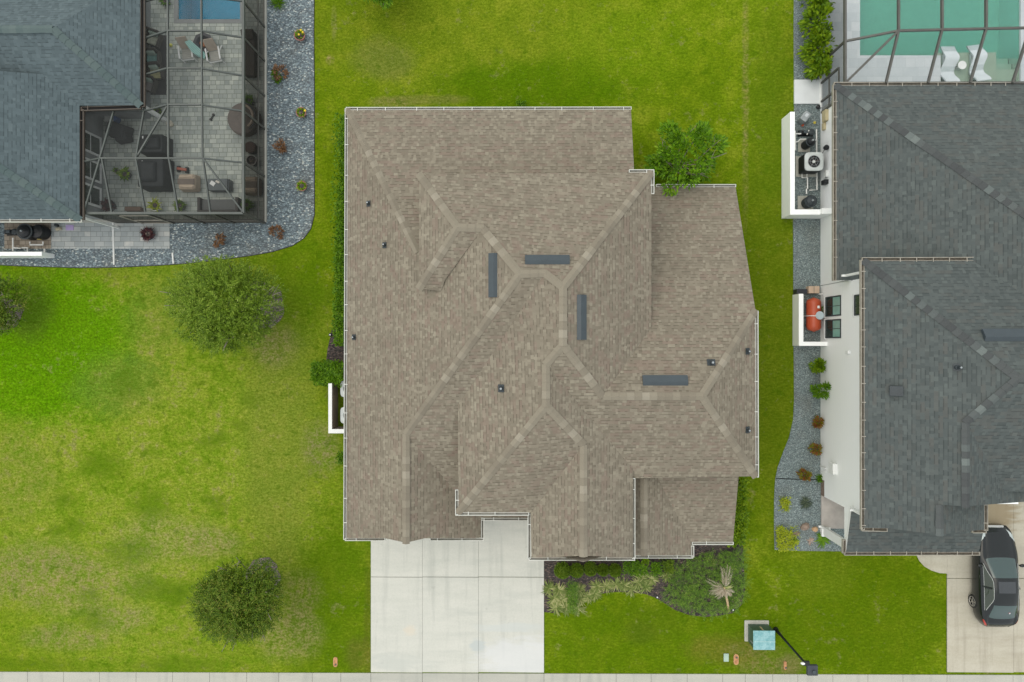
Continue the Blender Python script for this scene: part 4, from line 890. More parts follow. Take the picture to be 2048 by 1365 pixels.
o = m.build('ground_cover', M['juniper'], loc=(cxj, cyj, 0)); stuff(o, 'low spreading dark green juniper at the right end of the front bed', 'ground cover')
# dead palm
bp = P(1457,1222); pm = thing('palm', 'small palm with a leaning pale trunk and dry grey fronds over the juniper', 'palm', bp)
tpz = Vector(P(1449,1176,1.5)); m = MB(); b0 = Vector(bp); m.tube([b0, b0.lerp(tpz,.35)+Vector((.02,.0,.02)), b0.lerp(tpz,.7)+Vector((.0,.02,.02)), tpz], [.07,.055,.05,.045], 8); m.build('trunk', plain('pale_palm_trunk', (.52,.38,.21), .85, var=.3, scale=14), pm)
m = MB()
for i in range(17):
    a = rnd(1.0, 5.2) if i < 13 else rnd(0, 6.28); d0 = Vector((math.cos(a)*.9, math.sin(a)*.9+.25, rnd(-.25,.45))); L_ = rnd(.5,.85)
    for j in range(20):
        t_ = (j+1)/20; p = tpz + d0*L_*t_ + Vector((0,0,-.35*t_*t_)); sd = Vector((-d0.y, d0.x, -.2)).normalized() * (1 if j % 2 else -1)
        m.leaf(p, d0*.9 + sd*.55, .34*(1-.4*t_), .022, curl=.2)
m.build('frond', M['deadbrown'], pm)
m = MB()
for i in range(6):
    a = rnd(-.9,.5); m.blade(tpz, (math.cos(a), math.sin(a), rnd(.1,.8)), rnd(.35,.6), .05, .5)
m.build('green_frond', M['varieg'], pm)

# plants in the right gravel bed
def bush(px, py, rad, n, mat, label, L=.15, W=.06, h=.8, cat='shrub', clumps=14):
    b = P(px, py); th = thing('shrub', label, cat, b); crown((b[0], b[1], h*.55), (rad, rad, h*.5), n, L, W, clumps, M[mat], th, spread=.4, name='foliage')
    m = MB(); m.tube([b, (b[0]+.03, b[1], h*.5)], [.025,.015], 5); m.build('stem', M['bark'], th); return th
bush(1627,730,.32,700,'yellowgreen','bright green bush in the gravel, first below the orange tank',h=1.0)
bush(1630,778,.32,650,'hedge','green bush in the gravel, second below the orange tank',h=1.2)
bush(1629,843,.20,260,'croton','small reddish bush against the long white wall, third below the orange tank',h=.6)
bush(1626,896,.20,260,'croton','small red and green bush against the white wall, fourth below the orange tank',h=.6)
bush(1603,948,.22,320,'croton','red and yellow croton just above the black edging strip',h=.55)
bush(1622,643,.2,150,'hedge','fern like plant squeezed between the orange tank and the white wall',h=.5) if False else None
hedge('shrub', 'chartreuse shrub alone in the gravel below the edging strip', 'shrub', pp([(1556,1000),(1566,993),(1576,1000),(1572,1018),(1562,1018)]), 0, .35, 420, .08, .05, M['chartreuse'], .05)
hedge('shrub', 'large sprawling chartreuse shrub at the lower corner of the gravel', 'shrub', pp([(1550,1052),(1562,1050),(1570,1058),(1583,1058),(1580,1076),(1592,1082),(1584,1092),(1576,1098),(1555,1099),(1550,1088)]), 0, .3, 1500, .08, .05, M['chartreuse'], .05)
tag(strap(P(1611,1006), 110, .42, .03, M['greygrass'], (.2,1.2), .5), 'spiky grey green grass clump in the gravel', 'plant')
tag(strap(P(1645,1078), 34, .5, .09, M['hedge'], (.2,.9), .4), 'green agave like plant below the white porch', 'plant')
tag(strap(P(1590,1082), 30, .22, .05, M['hedge'], (.3,1.2), .4), 'small green tuft beside the sprawling chartreuse shrub', 'plant')
tag(strap(P(1621,1083), 26, .22, .025, leafmat('pale_coral_leaves', [(0,(.35,.2,.15)),(1,(.6,.5,.42))]), (.1,.6), .2), 'pale pinkish spiky succulent among the rocks', 'plant')
tag(strap(P(1676,1081), 22, .3, .05, M['hedge'], (.3,1.0), .5), 'small strap leaved plant under the lower front gutter corner', 'plant')
hedge('shrub', 'low dark weed against the wall just above the stone plinth', 'shrub', pp([(1631,950),(1640,950),(1640,962),(1632,962)]), 0, .25, 150, .09, .05, M['hedge'], .03)
def rock(px, py, sx, sy, sz, rz, col, label):
    b = P(px, py); m = MB(); m.lathe((b[0], b[1], -.03), [(.5,0),(.56,sz*.35),(.5,sz*.7),(.3,sz*.98),(.12,sz*1.05)], 9, 0, sx, sy, rz); o = len(m.v)
    m.v = [(x+rnd(-.025,.025), y+rnd(-.025,.025), z+rnd(-.02,.02)) for x, y, z in m.v]
    return tag(m.build('rock', col, loc=b, smooth=False, bevel=.02), label, 'rock', 'rocks in the right gravel bed')
rk = plain('brown_rock', (.26,.20,.16), .9, var=.35, scale=7); rk2 = plain('orange_rock', (.47,.31,.18), .9, var=.25, scale=7)
rock(1608,1053,.42,.30,.28,.6,rk,'large brown rock in the gravel below the white porch'); rock(1629,1058,.27,.24,.22,.2,rk2,'rounded orange rock beside the large brown rock'); rock(1590,1068,.50,.17,.18,.25,rk,'long flat brown rock beside the sprawling chartreuse shrub')
# plants in the left gravel bed
def potted(px, py, r, h, potmat, leaf, label, n=70, L=.28, W=.06, flowers=None, off=(0,0)):
    b = P(px, py); th = thing('potted_plant', label, 'potted plant', b); m = MB()
    m.lathe((b[0], b[1], 0), [(r*.7,0),(r,h*.9),(r*1.08,h*.92),(r*1.08,h),(r*.92,h),(r*.9,h*.86)], 16); m.build('pot', potmat, th, smooth=False)
    m = MB()
    for i in range(n):
        a = rnd(0, 6.28); m.blade((b[0]+math.cos(a)*r*.4, b[1]+math.sin(a)*r*.4, h*.9), (math.cos(a)+off[0], math.sin(a)+off[1], rnd(.4,2.6)), L*rnd(.5,1.2), W, .5)
    m.build('foliage', leaf, th); m = MB(); m.lathe((b[0], b[1], h*.9), [(r*.9,0),(r*.5,.02)], 14); m.build('soil', M['mulch'], th)
    if flowers:
        for i in range(flowers[1]):
            a = rnd(0, 6.28); f = MB(); f.lathe((b[0]+math.cos(a)*r*rnd(.2,1.3)+off[0]*.15, b[1]+math.sin(a)*r*rnd(.2,1.2)+off[1]*.15, h+rnd(.1,.22)), [(.02,0),(.055,.03),(.03,.05)], 8); f.build('flower', flowers[0], th)
    return th
yel = plain('yellow_petals', (.75,.55,.03), .6); wht = plain('white_petals', (.8,.8,.75), .6)
potted(603,76,.26,.32,M['terracotta'],M['yellowgreen'],'potted plant with white and yellow flowers, topmost along the gravel edging',46,.30,.06,(yel,3),(.1,.5))
potted(606,229,.24,.32,M['terracotta'],M['yellowgreen'],'terracotta potted plant with a yellow flower, middle of the gravel edging',50,.26,.07,(yel,1))
potted(607,375,.24,.30,M['terracotta'],M['yellowgreen'],'potted plant with bright foliage, lowest along the gravel edging',70,.26,.08)
tag(strap(P(557,8), 150, .5, .02, M['hedge'], (.6,2), .5, .15), 'fine green grass clump at the top of the left gravel bed', 'plant')
def dying(px, py, n, label, mat='rust', green=0):
    b = P(px, py); th = thing('shrub', label, 'shrub', b); crown((b[0], b[1], .25), (.30,.34,.24), n, .16, .06, 6, M[mat], th, spread=.4, name='foliage')
    if green: crown((b[0]-.25, b[1]-.18, .18), (.28,.25,.16), green, .14, .05, 6, M['hedge'], th, spread=.4, name='green_shoots')
    m = MB(); m.tube([b, (b[0], b[1], .3)], [.02,.01], 5); m.build('stem', M['bark'], th)
dying(562,150,190,'half withered brown and green shrub, topmost in the left gravel bed','rust',170)
dying(566,297,190,'withered rusty shrub in the middle of the left gravel bed')
dying(558,467,190,'withered shrub in the lower bend of the left gravel bed')
dying(441,479,150,'low withered shrub by the gravel corner above the wide tree')
for (px, py, sx) in ((205,522,.6),(150,522,.5)):
    pass
# ================================================================ things in the yards
# --- beige screen wall and two air conditioners, left side of the main house
m = MB(); x0 = P(658,800,1.15)[0]; x1 = P(663.5,800,1.15)[0]; ya = P(660,768,1.15)[1]; yb = P(660,866,1.15)[1]
m.box(x0, yb, 0, x1, ya, 1.15); m.box(x1+.001, yb+.002, 0, -7.6, yb+.16, 1.149); w0 = m.build('wall_body', M['beigeinner'], None, loc=(x0, yb, 0))
w0.name = 'screen_wall'; tag(w0, 'low L shaped beige wall with a white cap beside the left eave', 'wall')
ROOT['screen_wall'] = (x0, yb, 0)
m = MB(); m.box(x0-.02, yb-.02, 1.151, x1+.02, ya+.02, 1.19); m.box(x1+.021, yb-.02, 1.151, -7.6, yb+.18, 1.19); m.build('cap', M['white'], w0)
def acunit(loc, label, s=.8, h=.9, big=False, rz=0):
    th = thing('air_conditioner', label, 'air conditioner', (0,0,0), 'air conditioners')
    m = MB(); m.obox((0,0,h*.5+.06), (s*.94,s*.94,h*.86)); m.build('coil_body', M['black'], th, bevel=.06)
    m = MB()
    m.lathe((0,0,h-.02), [(s*.36,.0),(s*.36,.05),(s*.40,.06),(s*.60,.055),(s*.615,.0)], 24) if False else None
    m = MB(); n = 32; o = 0; ring = []
    for rr, sq, z in ((s*.34, 0, h+.03), (s*.34, 0, h+.06), (s*.5, 1, h+.06), (s*.5, 1, h-.03)):
        for j in range(n):
            a = 2*math.pi*j/n; cx, cy = math.cos(a), math.sin(a)
            if sq:
                k = (abs(cx)**6 + abs(cy)**6)**(-1/6); cx, cy = cx*k, cy*k
            m.v.append((cx*rr, cy*rr, z))
    for i in range(3):
        for j in range(n): m.f.append([i*n+j, i*n+(j+1)%n, (i+1)*n+(j+1)%n, (i+1)*n+j]); m.mi.append(0)
    m.build('lid', M['acgrey'], th)
    m = MB()
    for k in range(5):
        a = k*1.2566; c, s_ = math.cos(a), math.sin(a); e = .42
        m.add([(c*.06-s_*-.04, s_*.06+c*-.04, h-.02), (c*s*.32-s_*-.12, s_*s*.32+c*-.12, h-.06), (c*s*.33-s_*.1, s_*s*.33+c*.1, h+.0), (c*.06-s_*.05, s_*.06+c*.05, h)], [(0,1,2,3)])
    m.build('fan', plain('fan_blade', (.12,.10,.09), .5), th)
    m = MB(); m.lathe((0,0,h-.03), [(.07,0),(.07,.07),(.03,.09)], 14); m.build('hub', M['white'], th)
    m = MB(); m.obox((0,0,.03), (s*1.15,s*1.15,.07)); m.build('pad', M['walk'], th)
    m = MB()
    for k in range(2): m.tube([(s*.2*math.cos(k*1.57+j*.19)*1.0*0+math.cos(j*.392)*s*(.22+.1*k), math.sin(j*.392)*s*(.22+.1*k), h+.055) for j in range(17)], .006, 4)
    for k in range(6): a = k*1.047; m.tube([(0,0,h+.055),(math.cos(a)*s*.35, math.sin(a)*s*.35, h+.055)], .006, 4)
    m.build('fan_guard', M['grey_metal'], th)
    th.location = loc; th.rotation_euler = (0,0,rz); return th
M['acgrey'] = plain('pale_grey_enamel', (.50,.54,.53), .45)
acunit(P(1611,334,.0), 'large air conditioner with its fan showing, between the white walls on the right', .88, .95)
acunit((-8.46, P(683,778,.9)[1], 0), 'air conditioner half hidden under the left eave, nearer the clipped hedge', .8, .85)
acunit((-8.46, P(683,831,.9)[1], 0), 'air conditioner half hidden under the left eave, nearer the corner of the low beige wall', .8, .85)
# --- white yard walls on the right
def yardwall(boxes, h, label, loc):
    m = MB()
    for b in boxes: m.box(b[0], b[1], 0, b[2], b[3], b[4] if len(b) > 4 else h)
    return tag(m.build('yard_wall', M['siding'], loc=loc, bevel=.006), label, 'wall')
xo = P(1563,300)[0]; yb = P(1563,438)[1]; yt = P(1580,224,1.1)[1]
yardwall([(xo,yb,xo+.22,yt),(xo+.2201,yb,WX-.5,yb+.25,1.099),(WX-.499,yb-.01,WX-.003,yb+.26,1.35)], 1.1, 'long white L shaped wall around the pool equipment on the right', (xo,yb,0))
xo2 = P(1585,640)[0]; yb2 = P(1585,692)[1]; yt2 = P(1597,588,.78)[1]
yardwall([(xo2,yb2,xo2+.22,yt2),(xo2+.2201,yb2,WX-.003,yb2+.2,.779)], .78, 'short white L shaped wall around the orange tank', (xo2,yb2,0))
m = MB(); a = P(1594,578,.5); m.box(a[0], yt2+.03, .02, a[0]+.5, yt2+.25, .5); tag(m.build('bin', M['potdark'], loc=(a[0],yt2,0), bevel=.02), 'low dark box at the end of the short white wall', 'box')
m = MB(); a = P(1617,573,.35); m.box(a[0], yt2+.06, 0, a[0]+.52, yt2+.4, .38); b_ = m.build('carton', plain('cardboard', (.50,.38,.28), .9), loc=(a[0],yt2,0)); tag(b_, 'open cardboard coloured block above the orange tank', 'box')
ROOT['carton'] = (a[0], yt2, 0); m = MB(); m.box(a[0]+.24, yt2+.062, .381, a[0]+.275, yt2+.398, .386); m.build('tape', M['bark'], b_)
# --- orange gas tank
tc = P(1626,630,.42); tk = thing('gas_tank', 'orange horizontal gas tank behind the short white wall', 'tank', (tc[0],tc[1],0))
M['orange'] = plain('orange_enamel', (.42,.075,.03), .4, var=.06)
m = MB(); r_, hl = .34, .84; pr_ = []
for i in range(15):
    t_ = -1+2*i/14; yy = t_*hl; rr = r_*min(1, max(.03, (1-max(0,(abs(yy)-(hl-.24))/.24)**2.2)**.5))
    pr_.append(((tc[0], tc[1]+yy, .5), rr))
m.tube([p for p, _ in pr_], [r for _, r in pr_], 22); m.build('tank_body', M['orange'], tk, smooth=True)
m = MB(); m.lathe((tc[0]+.14, tc[1]-.05, .80), [(.19,0),(.205,.08),(.18,.11)], 22); m.build('dome_cover', M['grey_metal'] if False else plain('pale_blue_grey', (.42,.50,.53), .4), tk)
m = MB(); m.tube([(tc[0]+.1,tc[1]-.06,.86),(tc[0]-.05,tc[1]-.07,.88),(tc[0]-.3,tc[1]-.06,.75),(tc[0]-.4,tc[1]-.06,.3)], .018, 6); m.build('pipe', M['pipe'], tk)
m = MB(); m.obox((tc[0]+.08, tc[1]+.36, .84), (.1,.12,.05)); m.build('plate', M['white'], tk)
for dy in (-.5,.5): m = MB(); m.obox((tc[0],tc[1]+dy,.1), (.4,.1,.22)); m.build('leg', M['dark'], tk)
hedge('fern', 'small green fern between the orange tank and the white wall', 'plant', pp([(1638,612),(1648,612),(1648,628),(1638,628)]), 0, .4, 70, .2, .06, M['hedge'], .05)
# --- pool equipment on the right
def filt(px, py, r, h, label, top='dome', mat='black', base=True):
    b = P(px, py); th = thing('pool_filter', label, 'pool filter', b); m = MB()
    m.lathe((b[0],b[1],.08), [(r*.8,0),(r,.06),(r,h*.62),(r*1.06,h*.64),(r*1.06,h*.70),(r*.98,h*.72),(r*.8,h*.88),(r*.4,h*.98),(r*.15,h)], 24); m.build('tank_body', M[mat], th)
    m = MB(); m.lathe((b[0],b[1],h*.72+.08), [(r*1.09,0),(r*1.09,.05)], 24); m.build('clamp_band', M['dark'], th)
    m = MB(); m.lathe((b[0],b[1],h+.07), [(.05,0),(.05,.06),(.025,.1)], 10); m.build('air_valve', M['grey_metal'], th)
    if base: m = MB(); m.box(b[0]-r*1.5,b[1]-r*1.4,.01,b[0]+r*1.3,b[1]+r*1.4,.075); m.build('pad', M['walk'], th)
    return th
filt(1611,408,.27,.75,'dark round topped filter near the lower end of the long white wall','dome','dark')
filt(1608,293,.21,.95,'tall black filter canister just above the large air conditioner')
def pump(px, py, rz, label):
    b = P(px, py); th = thing('pool_pump', label, 'pump', (0,0,0)); m = MB()
    m.tube([(-.3,0,.2),(.05,0,.2)], .11, 14); m.build('motor', M['black'], th); m = MB(); m.lathe((.2,0,.05), [(.12,0),(.13,.2),(.15,.22),(.15,.27),(.1,.3)], 18); m.build('strainer_pot', M['dark'], th)
    m = MB(); m.obox((-.32,0,.2), (.05,.2,.2)); m.obox((-.1,0,.33), (.2,.14,.08)); m.build('motor_cap', M['ventblue'], th); m = MB(); m.obox((0,0,.03), (.75,.3,.05)); m.build('base', M['black'], th)
    th.location = b; th.rotation_euler = (0,0,rz); return th
pump(1610,268,0,'small pump with white pipes beside the long white wall')
def pipes(runs_, label, loc, r=.032, name='pipework'):
    m = MB()
    for ru in runs_: m.tube(ru, r, 8)
    return tag(m.build(name, M['pipe'], loc=loc), label, 'pipes')
z_ = .3
def PZ(l, z): return [P(x, y, z) for x, y in l]
pipes([PZ([(1590,268),(1602,268)],.3), PZ([(1614,270),(1616,262),(1626,262)],.3), PZ([(1590,285),(1597,283),(1600,279),(1612,279)],.3), PZ([(1633,259),(1634,380),(1619,381)],.2), PZ([(1604,346),(1604,356),(1615,356),(1615,378)],.2), PZ([(1614,346),(1614,356)],.2), PZ([(1613,378),(1613,388)],.3), PZ([(1590,262),(1591,301)],.3), PZ([(1622,284),(1633,280)],.3)],
      'white plastic pipes linking the pool equipment on the right', P(1612,300), .034)
a = P(1608,236,.3); m = MB(); m.obox((a[0],a[1],.3), (.34,.5,.5), -R(38)); o = m.build('cabinet', M['grey_metal'], loc=(a[0],a[1],0), bevel=.04); tag(o, 'small tilted grey cabinet at the top end of the long white wall', 'cabinet')
ROOT['cabinet'] = (a[0],a[1],0); m = MB(); m.obox((a[0]+.03,a[1]+.05,.556), (.14,.18,.012), -R(38)); m.build('hatch', plain('pale_hatch', (.48,.52,.54), .4), o)
for px, py, c_, l_ in ((1605,251,(.55,.09,.03),'small orange cap on the ground below the tilted grey cabinet'),(1629,246,(.55,.45,.05),'small yellow fitting on the ground by the tan switch box')):
    m = MB(); m.lathe(P(px,py,.02), [(.07,0),(.06,.05),(.02,.06)], 10); tag(m.build('cap', plain('cap_%d' % px, c_, .5), loc=P(px,py)), l_, 'cap')
m = MB(); m.lathe(P(1636,215,.02), [(.10,0),(.10,.12),(.04,.15)], 12); tag(m.build('drain_fitting', M['black'], loc=P(1636,215)), 'black round drain fitting at the end of the white deck curb', 'drain')
# --- pool equipment on the left
filt(70,468,.36,.85,'large black filter drum on the tan paver pad under the left eave',base=False)
pump(30,466,0,'blue grey pump beside the black filter drum, left edge')
m = MB(); c_ = P(90,467); m.lathe((c_[0],c_[1],.04), [(.34,0),(.36,.1),(.36,.45),(.30,.58),(.12,.62)], 24); o = tag(m.build('chlorinator_tank', M['black'], loc=c_), 'smooth black tank touching the right side of the black filter drum', 'tank')
ROOT[o.name] = tuple(c_); m = MB(); m.obox((c_[0]-.02,c_[1]-.36,.38), (.14,.02,.1)); m.build('sticker', plain('yellow_sticker', (.65,.5,.06), .6), o)
pipes([PZ([(26,476),(26,503)],.25), PZ([(26,496),(42,497)],.25), PZ([(44,496),(55,496),(55,506)],.25), PZ([(60,484),(60,490),(86,490),(86,484)],.25), PZ([(89,498),(89,506)],.2)], 'white plastic pipes around the black filter drum on the left', P(50,495), .04)
xa, ya, _ = P(-40,516); xb = P(110,516)[0]; m = MB(); y1_ = P(0,517)[1]; m.box(P(-60,500)[0], y1_, 0, xb, y1_+.2, .95)
tag(m.build('yard_wall', M['siding'], loc=(xb, y1_, 0), bevel=.006), 'low white wall in front of the black filter drum, left edge', 'wall')
for k, (pa, lab) in enumerate(((((226,440),(228,530)),'white drain pipe crossing the gravel below the pale pavers'),(((345,506),(347,528)),'short white drain pipe at the gravel corner near the wide tree'))):
    m = MB(); m.tube([P(*pa[0],.06), P(*pa[1],.05)], .045, 8); tag(m.build('drain_pipe', M['pipe'], loc=P(*pa[1])), lab, 'pipe')
potted(302,470,.3,.3,M['potdark'],M['purple'],'potted plant with dark purple leaves on the pale side path',130,.36,.06)
m = MB(); a = P(141,456); m.obox((a[0],a[1],.06), (.4,.27,.02)); o = tag(m.build('stepping_mat', plain('lilac_mat', (.42,.33,.55), .8), loc=a, bevel=.01), 'lilac mat lying on the side path', 'mat')
m = MB(); a = P(120,459); m.obox((a[0],a[1],.12), (.3,.16,.16), .2, taper=.8); tag(m.build('stone', plain('tan_stone', (.42,.38,.28), .9, var=.3), loc=a, bevel=.03), 'tan stone next to the lilac mat', 'stone')
m = MB(); a = P(117,452); m.lathe((a[0],a[1],.045), [(.06,0),(.07,.2),(.03,.25)], 10); m.tube([(a[0],a[1],.25),(a[0]+.1,a[1]-.05,.2)], .02, 6); tag(m.build('garden_tap', M['dark'], loc=a), 'dark tap standing beside the tan stone', 'tap')
# --- street furniture
tb = P(1513,1270); tf = thing('transformer_box', 'green metal utility box with a pale teal lid on a concrete pad', 'utility box', (tb[0],tb[1],0))
cx, cy = P(1520,1270)[0], P(1520,1270)[1]
bx = (P(1495,1247)[0], P(1535,1247)[0]); byy = (P(1500,1282)[1], P(1495,1247)[1])
m = MB(); m.box(bx[0]-.16, byy[0]-.02, -.03, bx[1]+.06, byy[1]+.16, .07); m.build('pad', M['walk'], tf, bevel=.04)
m = MB(); m.box(bx[0], byy[0], .071, bx[1], byy[1], .9); m.build('cabinet', plain('dark_green_enamel', (.05,.10,.065), .45), tf, bevel=.015)
t = NT('weathered_teal'); n_ = t.noise(t.pos(), 4, 5, .7); col = t.mix(t.mr(n_, .4, .6), (.15,.34,.36), (.26,.46,.48)); col = t.mix(t.mr(t.noise(t.pos(), 22, 3), .55, .7, 0, .5), col, (.42,.58,.56)); M['tealid'] = t.fin(col, .5)
m = MB(); m.box(bx[0]-.03, byy[0]-.03, .901, bx[1]+.03, byy[1]+.03, .945); m.build('lid', M['tealid'], tf, bevel=.015)
m = MB(); ym = byy[0]+(byy[1]-byy[0])*.43; m.box(bx[0]-.028, ym-.014, .946, bx[1]+.028, ym+.014, .958); m.build('lid_rib', plain('pale_teal', (.36,.56,.56), .5), tf)
m = MB(); m.box(bx[0]-.012, ym-.2, .5, bx[0]-.001, ym-.12, .75); m.build('latch', M['grey_metal'], tf)
m = MB(); m.box((bx[0]+bx[1])/2-.05, byy[1]+.001, .4, (bx[0]+bx[1])/2+.03, byy[1]+.012, .8); m.build('label_plate', plain('tan_plate', (.4,.33,.2), .6), tf)
lb = P(1551,1259); lp = thing('street_lamp', 'tall black lamp post with a square dark lantern head near the sidewalk', 'lamp', lb); hL = 3.5
m = MB(); m.lathe(lb, [(.13,0),(.13,.08),(.085,.2),(.07,.6)], 14); m.build('base', M['black'], lp)
m = MB(); m.tube([(lb[0],lb[1],.5),(lb[0],lb[1],hL)], [.058,.05], 12); m.build('post', M['black'], lp)
la = (lb[0]+.30, lb[1]-.27); m = MB(); m.bar((lb[0],lb[1],hL-.05),(la[0],la[1],hL-.05), .07, .07); m.obox((lb[0]+.06,lb[1]-.02,hL+.02),(.26,.2,.1)); m.build('arm', M['black'], lp)
m = MB(); m.obox((la[0]+.02,la[1]-.05,hL+.02), (.48,.48,.14), taper=.94); m.build('lantern', plain('charcoal_paint', (.04,.047,.055), .5), lp, bevel=.02)
m = MB(); m.lathe((la[0]+.07,la[1]-.1,hL+.09), [(.08,0),(.08,.05),(.05,.07)], 16); m.build('photocell', M['ventblue'], lp)
m = MB(); m.lathe((lb[0]-.1,lb[1]-.02,hL-.02), [(.04,0),(.06,.05),(.05,.1)], 12, 0, 1.7, 1.0); m.build('sensor', M['white'], lp)
def cover(px, py, rx, ry, label, col, rz=0, spot=True, square=False):
    b = P(px, py); m = MB()
    if square: m.obox((b[0],b[1],.025), (rx*2,ry*2,.05), rz)
    else:
        pts_ = [(b[0]+rx*math.cos(a)*1.0, b[1]+(ry-rx)*(1 if math.sin(a) > 0 else -1)+rx*math.sin(a)) for a in [k*math.pi/14 for k in range(28)]]
        m.prism(pts_, -.02, .05)
    o = tag(m.build('valve_cover', col, loc=b, bevel=.012), label, 'utility cover')
    ROOT[o.name] = tuple(b)
    if spot: m = MB(); m.lathe((b[0]+.02,b[1]+(-ry*.45 if py > 1320 else ry*.4),.051), [(.055,0),(.05,.012)], 14); m.build('port', M['soil'], o)
    if not square:
        m = MB(); pts_ = [(b[0]+rx*.72*math.cos(a), b[1]+(ry-rx)*(1 if math.sin(a) > 0 else -1)+rx*.72*math.sin(a)) for a in [k*math.pi/10 for k in range(20)]]; m.prism(pts_, .051, .056)
        m.build('lid', plain('rusty_lid', (.42,.20,.09), .7, var=.4, scale=9), o)
    return o
oc = plain('faded_orange_plastic', (.50,.29,.14), .6, var=.3, scale=5)
cover(671,1324,.105,.245,'orange oval utility cover in the grass left of the driveway',oc); cover(1472,1319,.125,.26,'orange oval utility cover beside the pale green square cover',oc); cover(1570,1331,.075,.22,'half buried narrow orange cover between the teal lidded box and the lamp',plain('dirty_orange', (.34,.19,.09), .8, var=.4),-.1)
cover(1452,1315,.125,.20,'pale green rectangular utility cover set in the front lawn',plain('pale_green_cover', (.33,.44,.36), .6),0,False,True)
def pathlight(px, py, label):
    b = P(px, py); th = thing('path_light', label, 'garden light', b, 'garden lights'); m = MB(); m.tube([b,(b[0],b[1],.3)], .015, 6); m.build('stake', M['black'], th)
    m = MB(); m.lathe((b[0],b[1],.28), [(.09,0),(.085,.03),(.03,.06)], 14); m.build('shade', M['black'], th); m = MB(); m.lathe((b[0],b[1],.335), [(.035,0),(.035,.02)], 10); m.build('lens', M['white'], th)
pathlight(1312,1190,'black garden light at the tip of the mulch left of the juniper'); pathlight(1462,1215,'black garden light beside the foot of the leaning palm'); pathlight(664,670,'black garden light at the lower end of the long hedge')

# ================================================================ patio furniture (left)
fz = .05
def cushion(m, c, s, rz=0, mi=0): m.obox(c, s, rz, mi)
wick = plain('dark_wicker', (.055,.05,.045), .8, var=.3, scale=20); tancov = plain('beige_cover', (.44,.36,.27), .9, var=.08); brcov = plain('brown_cover', (.17,.14,.115), .9)
m = MB(); ppoly(m, [(291,72),(334,72),(334,191),(291,191)], .051, .062); tag(m.build('rug', plain('charcoal_rug', (.05,.05,.052), .95), loc=P(312,130)), 'charcoal outdoor rug under the cushioned chairs by the left house', 'rug')
def armchair(px, py, rz, colr, label, grp='cushioned chairs on the charcoal rug'):
    th = thing('armchair', label, 'chair', (0,0,0), grp)
    m = MB(); m.obox((0,0,.3), (.62,.62,.12)); m.build('seat_frame', wick, th, bevel=.02); m = MB(); m.obox((0,.31,.55), (.66,.09,.55), rx=-.15); m.build('backrest', wick, th, bevel=.03)
    for s in (-1,1): m = MB(); m.obox((s*.34,0,.42), (.07,.66,.34)); m.build('armrest', wick, th, bevel=.02)
    m = MB(); m.obox((0,-.03,.41), (.54,.52,.12)); m.build('cushion', colr, th, bevel=.04)
    m = MB(); m.obox((0,.2,.56), (.42,.12,.32), rx=-.25); m.build('pillow', plain('pillow_'+label[:9], tuple(min(.7,k*1.25) for k in (.3,.38,.32)), .9), th, bevel=.05)
    th.location = P(px, py, fz); th.location.z = fz; th.rotation_euler = (0,0,rz); return th
pat1 = plain('floral_fabric', (.40,.42,.33), .9, var=.35, scale=8); pat2 = plain('teal_fabric', (.22,.42,.38), .9, var=.3, scale=8); pat3 = plain('straw_fabric', (.45,.43,.22), .9, var=.25, scale=8); pat4 = plain('grey_fabric', (.26,.24,.23), .9)
armchair(316,86,-.35,pat1,'wicker armchair with a floral cushion, top of the charcoal rug'); armchair(314,124,0,pat2,'wicker armchair with a teal cushion, second on the charcoal rug'); armchair(320,152,.1,pat3,'wicker armchair with a straw coloured cushion, third on the charcoal rug'); armchair(306,176,-.3,pat4,'wicker armchair with a grey seat, lowest on the charcoal rug')
m = MB(); ppoly(m, [(293,84),(299,84),(299,146),(293,146)], .062, .42); tag(m.build('console_table', plain('dark_wood', (.12,.07,.06), .7), loc=P(296,115), bevel=.01), 'narrow reddish brown console against the wall by the charcoal rug', 'table')
def patiochair(loc, rz, label):
    th = thing('patio_chair', label, 'chair', (0,0,0), 'white framed patio chairs'); W_ = M['white']
    m = MB()
    for k in range(6): m.obox((0,-.22+k*.1,.40-k*.012), (.52,.085,.025))
    m.build('seat', plain('slat_grey', (.36,.36,.32), .7), th); m = MB(); m.obox((0,.42,.68), (.52,.04,.66), rx=-.5); m.build('backrest', plain('tan_sling', (.42,.36,.29), .8), th, bevel=.01)
    for s in (-1,1):
        m = MB(); m.obox((s*.32,.02,.58), (.07,.62,.03)); m.build('armrest', W_, th)
        m = MB(); m.bar((s*.31,-.27,.0),(s*.31,-.25,.57),.05,.04); m.build('leg', W_, th); m = MB(); m.bar((s*.31,.62,.0),(s*.31,.2,.42),.05,.04); m.build('leg', W_, th)
    m = MB(); m.bar((-.3,-.28,.33),(.3,-.28,.33),.05,.05); m.build('front_rail', W_, th)
    th.location = (loc[0],loc[1],fz); th.rotation_euler = (0,0,rz); return th
patiochair(P(383,115), .12, 'white framed patio chair with a teal towel lying over it'); patiochair(P(437,119), .18, 'white framed patio chair next to the fire bowl, no towel on it')
m = MB(); tw_ = [P(x, y, z) for x, y, z in ((369,84,.95),(380,80,1.05),(398,96,.75),(412,108,.55),(409,118,.5),(396,114,.55),(383,104,.8))]; m.add(tw_ + [(a, b, c-.03) for a, b, c in tw_], [tuple(range(7)), tuple(range(13,6,-1))] + [(i,(i+1)%7,7+(i+1)%7,7+i) for i in range(7)])
t = NT('striped_towel'); sx_ = t.n('ShaderNodeSeparateXYZ', {0: t.pos()}, None); f_ = t.math('FRACT', t.math('MULTIPLY', t.math('ADD', sx_.outputs[0], sx_.outputs[1]), 9)); tow = t.fin(t.mix(t.math('LESS_THAN', f_, .3), (.24,.50,.45), (.45,.62,.56)), .95)
